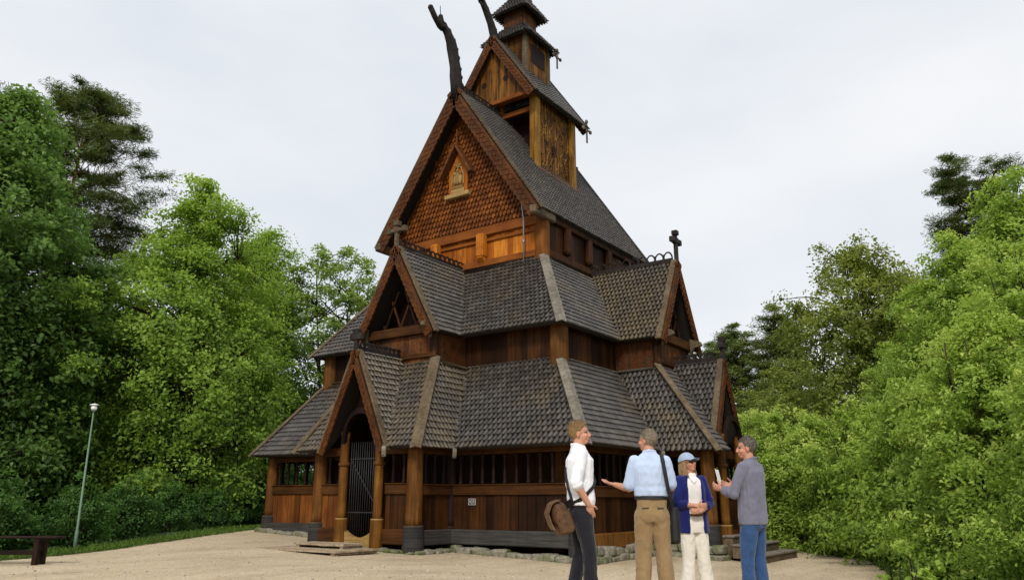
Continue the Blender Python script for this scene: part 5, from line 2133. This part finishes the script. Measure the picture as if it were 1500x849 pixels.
p3, hd3, R3 = person('woman with blue cap and open royal blue cardigan standing with folded arms', (-5.52, -9.78), a_fw + PI + HD(12), 1.52, P3, (HD(28), HD(14), 0), (.56, .29, .19), ((.23, .12, .05), (.46, .29, .14)), W_top, cream_t, sleeve='none', female=True, hair_fn=long_hair, seedn=3, belt=belt_br, tuck=True, waist=1.03)
# cardigan: sleeves to the elbow bend and two open fronts
mb = MB()
swf = .150
for s, el, wr in ((-1, V(P3['elR']), V(P3['wrR'])), (1, V(P3['elL']), V(P3['wrL']))):
    sh = V((-.01, s * swf, 1.435))
    limb(mb, [sh + V((0, 0, .008)), sh.lerp(el, .5), el, el.lerp(wr, .38)], [.068, .068, .064, .058])
back = []
n = 26


def cardigan_ring(z, rx, ry, open_):
    out = []
    for i in range(n + 1):
        t = open_ + (2 * PI - 2 * open_) * i / n
        out.append(V((rx * math.cos(t), ry * math.sin(t), z)))
    return out


rings = [cardigan_ring(.80, .150, .205, .55), cardigan_ring(.92, .146, .200, .58), cardigan_ring(1.05, .138, .190, .60), cardigan_ring(1.2, .137, .185, .62), cardigan_ring(1.33, .138, .188, .60), cardigan_ring(1.41, .118, .178, .62), cardigan_ring(1.465, .098, .135, .72), cardigan_ring(1.51, .078, .088, .85)]
for ra, rb in zip(rings[:-1], rings[1:]):
    for i in range(n):
        q = [ra[i], ra[i + 1], rb[i + 1], rb[i]]
        c = sum(q, V()) / 4
        o = V((c.x, c.y, 0)).normalized() * -.024
        # a thick patch, fused to its neighbours by the remesh
        P = [p + (p - c) * .12 for p in q]
        mb.prism(P, o)
cd = union(mb, 'cardigan', .0085, blue_c, 2, folds(.007, 10, 8), p3)
# cap with brim
mb = MB()
V_, F_ = [], []
nn, mm = 32, 10
for i in range(mm + 1):
    a = (PI * .5) * i / mm
    for k in range(nn):
        t = 2 * PI * k / nn
        V_.append(hd3((-.014 + .118 * math.sin(a) * math.cos(t), .098 * math.sin(a) * math.sin(t), 1.715 + .112 * math.cos(a))))
for i in range(mm):
    for k in range(nn):
        k2 = (k + 1) % nn
        F_.append((i * nn + k, (i + 1) * nn + k, (i + 1) * nn + k2, i * nn + k2))
mb.add(V_, F_)
cap_m = cloth('cap_denim', (.33, .41, .55), .15)
cp = mb.build('cap', cap_m, p3, smooth=True)
mb = MB()
top_, bot_ = [], []
for i in range(13):
    t = -1.05 + 2.1 * i / 12
    top_.append((-.014 + .112 * math.cos(t), .094 * math.sin(t), 1.722))
    bot_.append((.018 + .165 * math.cos(t) ** .8, .092 * math.sin(t), 1.708 - .016 * math.sin(t) ** 2))
for z in (0, -.006):
    vs = [hd3((p[0], p[1], p[2] + z)) for p in top_ + bot_]
    mb.add(vs, [(i, i + 1, 14 + i, 13 + i) for i in range(12)])
mb.build('brim', cap_m, cp, smooth=True)
# sunglasses
mb = MB()
for s in (-1, 1):
    mb.ellip(hd3((.093, s * .034, 1.676)), (.009, .029, .021), 14, 8, R3)
    mb.tube([hd3((.09, s * .058, 1.682)), hd3((.05, s * .078, 1.684)), hd3((-.01, s * .088, 1.68))], .004, 6)
mb.tube([hd3((.1, -.012, 1.681)), hd3((.1, .012, 1.681))], .004, 6)
mb.build('sunglasses', plain('dark_lens', (.012, .010, .010), .15, .1, 10), p3, smooth=True)
# pendant necklace is too fine at this size: a thin chain
mb = MB()
mb.tube([(.05, -.06, 1.5), (.095, -.03, 1.43), (.108, 0, 1.40), (.095, .03, 1.43), (.05, .06, 1.5)], .0035, 6)
mb.build('necklace', M['zinc'], p3)

# man in the grey blue shirt, three quarter back, holding a white leaflet
P4 = dict(elR=(.075, -.245, 1.165), wrR=(.285, -.15, 1.235), elL=(.085, .24, 1.155), wrL=(.30, .10, 1.21),
          hR=((.75, .62, .25), (-.2, .9, .3), (.1, 0, 1), .32), hL=((.95, -.05, .30), (0, -1, .3), (.1, 0, 1), .42),
          knee=((.02, -.10, .50), (.045, .10, .50)), ankle=((-.02, -.125, .09), (.05, .12, .09)), tr=(.098, .072, .068, .072))
p4, hd4, R4 = person('grey haired man in a grey blue shirt and jeans holding a white leaflet', (-5.74, -10.51), a_fw + HD(47), 1.65, P4, (HD(30), HD(-4), 0), (.57, .29, .20), ((.045, .034, .026), (.27, .235, .20)), G_shirt, jean_t, sleeve='long', sleeve_end=.72, hair_fn=lambda *a: short_hair(*a, lift=.002, line=((-.14, 1.625), (-.03, 1.645), (.005, 1.70), (.045, 1.738), (.12, 1.752))), seedn=4, hem=.835)


def in_world(root, p):
    return root.matrix_world @ V(p)


bpy.context.view_layer.update()
# messenger bag behind the white shirted man
bag = empty('messenger_bag', tuple(in_world(p1, (-.22, -.07, .83))), 'brown leather messenger bag hanging behind the hip of the white shirted man', 'bag', rz=a_rt + HD(4))
mb = MB()
loft(mb, [(0, 0, -.15, .075, .16), (0, 0, -.13, .095, .175), (0, 0, .0, .10, .175), (-.005, 0, .10, .085, .165), (-.01, 0, .145, .05, .15)])
rot = Matrix.Rotation(HD(-22), 3, 'Y')
mb.v = [tuple(rot @ V(p)) for p in mb.v]
union(mb, 'bag_body', .010, leather, 3, folds(.007, 11, 5), bag)
mb = MB()
pl_ = [(-.06, .155), (-.118, .09), (-.125, 0), (-.118, -.075)]
for s in range(1):
    vs, fs = [], []
    for (x, z) in [(.04, .165), (-.02, .168)] + pl_:
        for y in (-.172, .172):
            vs.append(rot @ V((x, y, z)))
    for i in range(len(vs) // 2 - 1):
        fs.append((2 * i, 2 * i + 1, 2 * i + 3, 2 * i + 2))
    mb.add(vs, fs)
fl = mb.build('bag_flap', leather, bag)
sl = fl.modifiers.new('thick', 'SOLIDIFY')
sl.thickness = .012
mb = MB()
M1 = bag.matrix_world.inverted() if False else None
inv = Matrix.Rotation(-(a_rt + HD(4)), 4, 'Z') @ Matrix.Translation(-bag.location)
loop = [(-.17, -.10, .93)]
for ang, z, k in ((-105, 1.0, 1.0), (-75, 1.06, 1.0), (-45, 1.12, 1.02), (-15, 1.19, 1.04), (15, 1.26, 1.03), (45, 1.35, .98), (75, 1.44, .78), (95, 1.495, .62), (120, 1.47, .72), (150, 1.38, .95), (180, 1.26, 1.03), (205, 1.12, 1.06), (225, 1.0, 1.1)):
    loop.append((.145 * k * math.cos(HD(ang)) - .006, .205 * k * math.sin(HD(ang)), z))
loop.append((-.2, -.03, .93))
pts = [inv @ (in_world(p1, p)) for p in loop]
for a_, b_ in zip(pts[:-1], pts[1:]):
    mid = (a_ + b_) / 2
    mb.beam(a_, b_ + (b_ - a_) * .06, .036, .006, up=(mid - V((.22, .06, .3))))
mb.build('strap', blackm, bag)
# shoulder bag of the man in pale blue
bg2 = empty('shoulder_bag', tuple(in_world(p2, (.10, -.235, .78))), 'black shoulder bag hanging at the right hip of the man in pale blue', 'bag', rz=a_fw - HD(4))
mb = MB()
loft(mb, [(0, 0, -.2, .14, .045), (0, 0, -.17, .165, .062), (0, 0, .05, .16, .06), (0, 0, .16, .15, .045)])
union(mb, 'bag_body', .010, blackm, 2, folds(.006, 10, 6), bg2)
mb = MB()
inv = Matrix.Rotation(-(a_fw - HD(4)), 4, 'Z') @ Matrix.Translation(-bg2.location)
loop = [(-.03, -.225, .93), (-.10, -.20, 1.02), (-.138, -.165, 1.16), (-.142, -.145, 1.30), (-.115, -.13, 1.42), (-.05, -.125, 1.492), (.02, -.125, 1.485), (.09, -.135, 1.40), (.13, -.16, 1.25), (.16, -.22, .93)]
pts = [inv @ (in_world(p2, p)) for p in loop]
for a_, b_ in zip(pts[:-1], pts[1:]):
    mid = (a_ + b_) / 2
    mb.beam(a_, b_ + (b_ - a_) * .06, .045, .007, up=(mid - V((-.1, .16, .4))))
mb.build('strap', blackm, bg2)
# leaflet in the hands of the man in grey blue
lf = empty('leaflet', tuple(in_world(p4, (.40, -.035, 1.315))), 'small white folded leaflet held up in both hands of the grey haired man', 'leaflet', rz=a_fw + HD(47))
mb = MB()
rot = Matrix.Rotation(HD(12), 3, 'Y') @ Matrix.Rotation(HD(18), 3, 'Z')
for s in (-1, 1):
    r2 = rot @ Matrix.Rotation(HD(s * 12), 3, 'Z')
    mb.box(rot @ V((0.005, s * .044, .035)), (.0025, .09, .16), r2)
mb.build('paper', plain('white_paper', (.82, .82, .80), .7, .03, 20), lf)
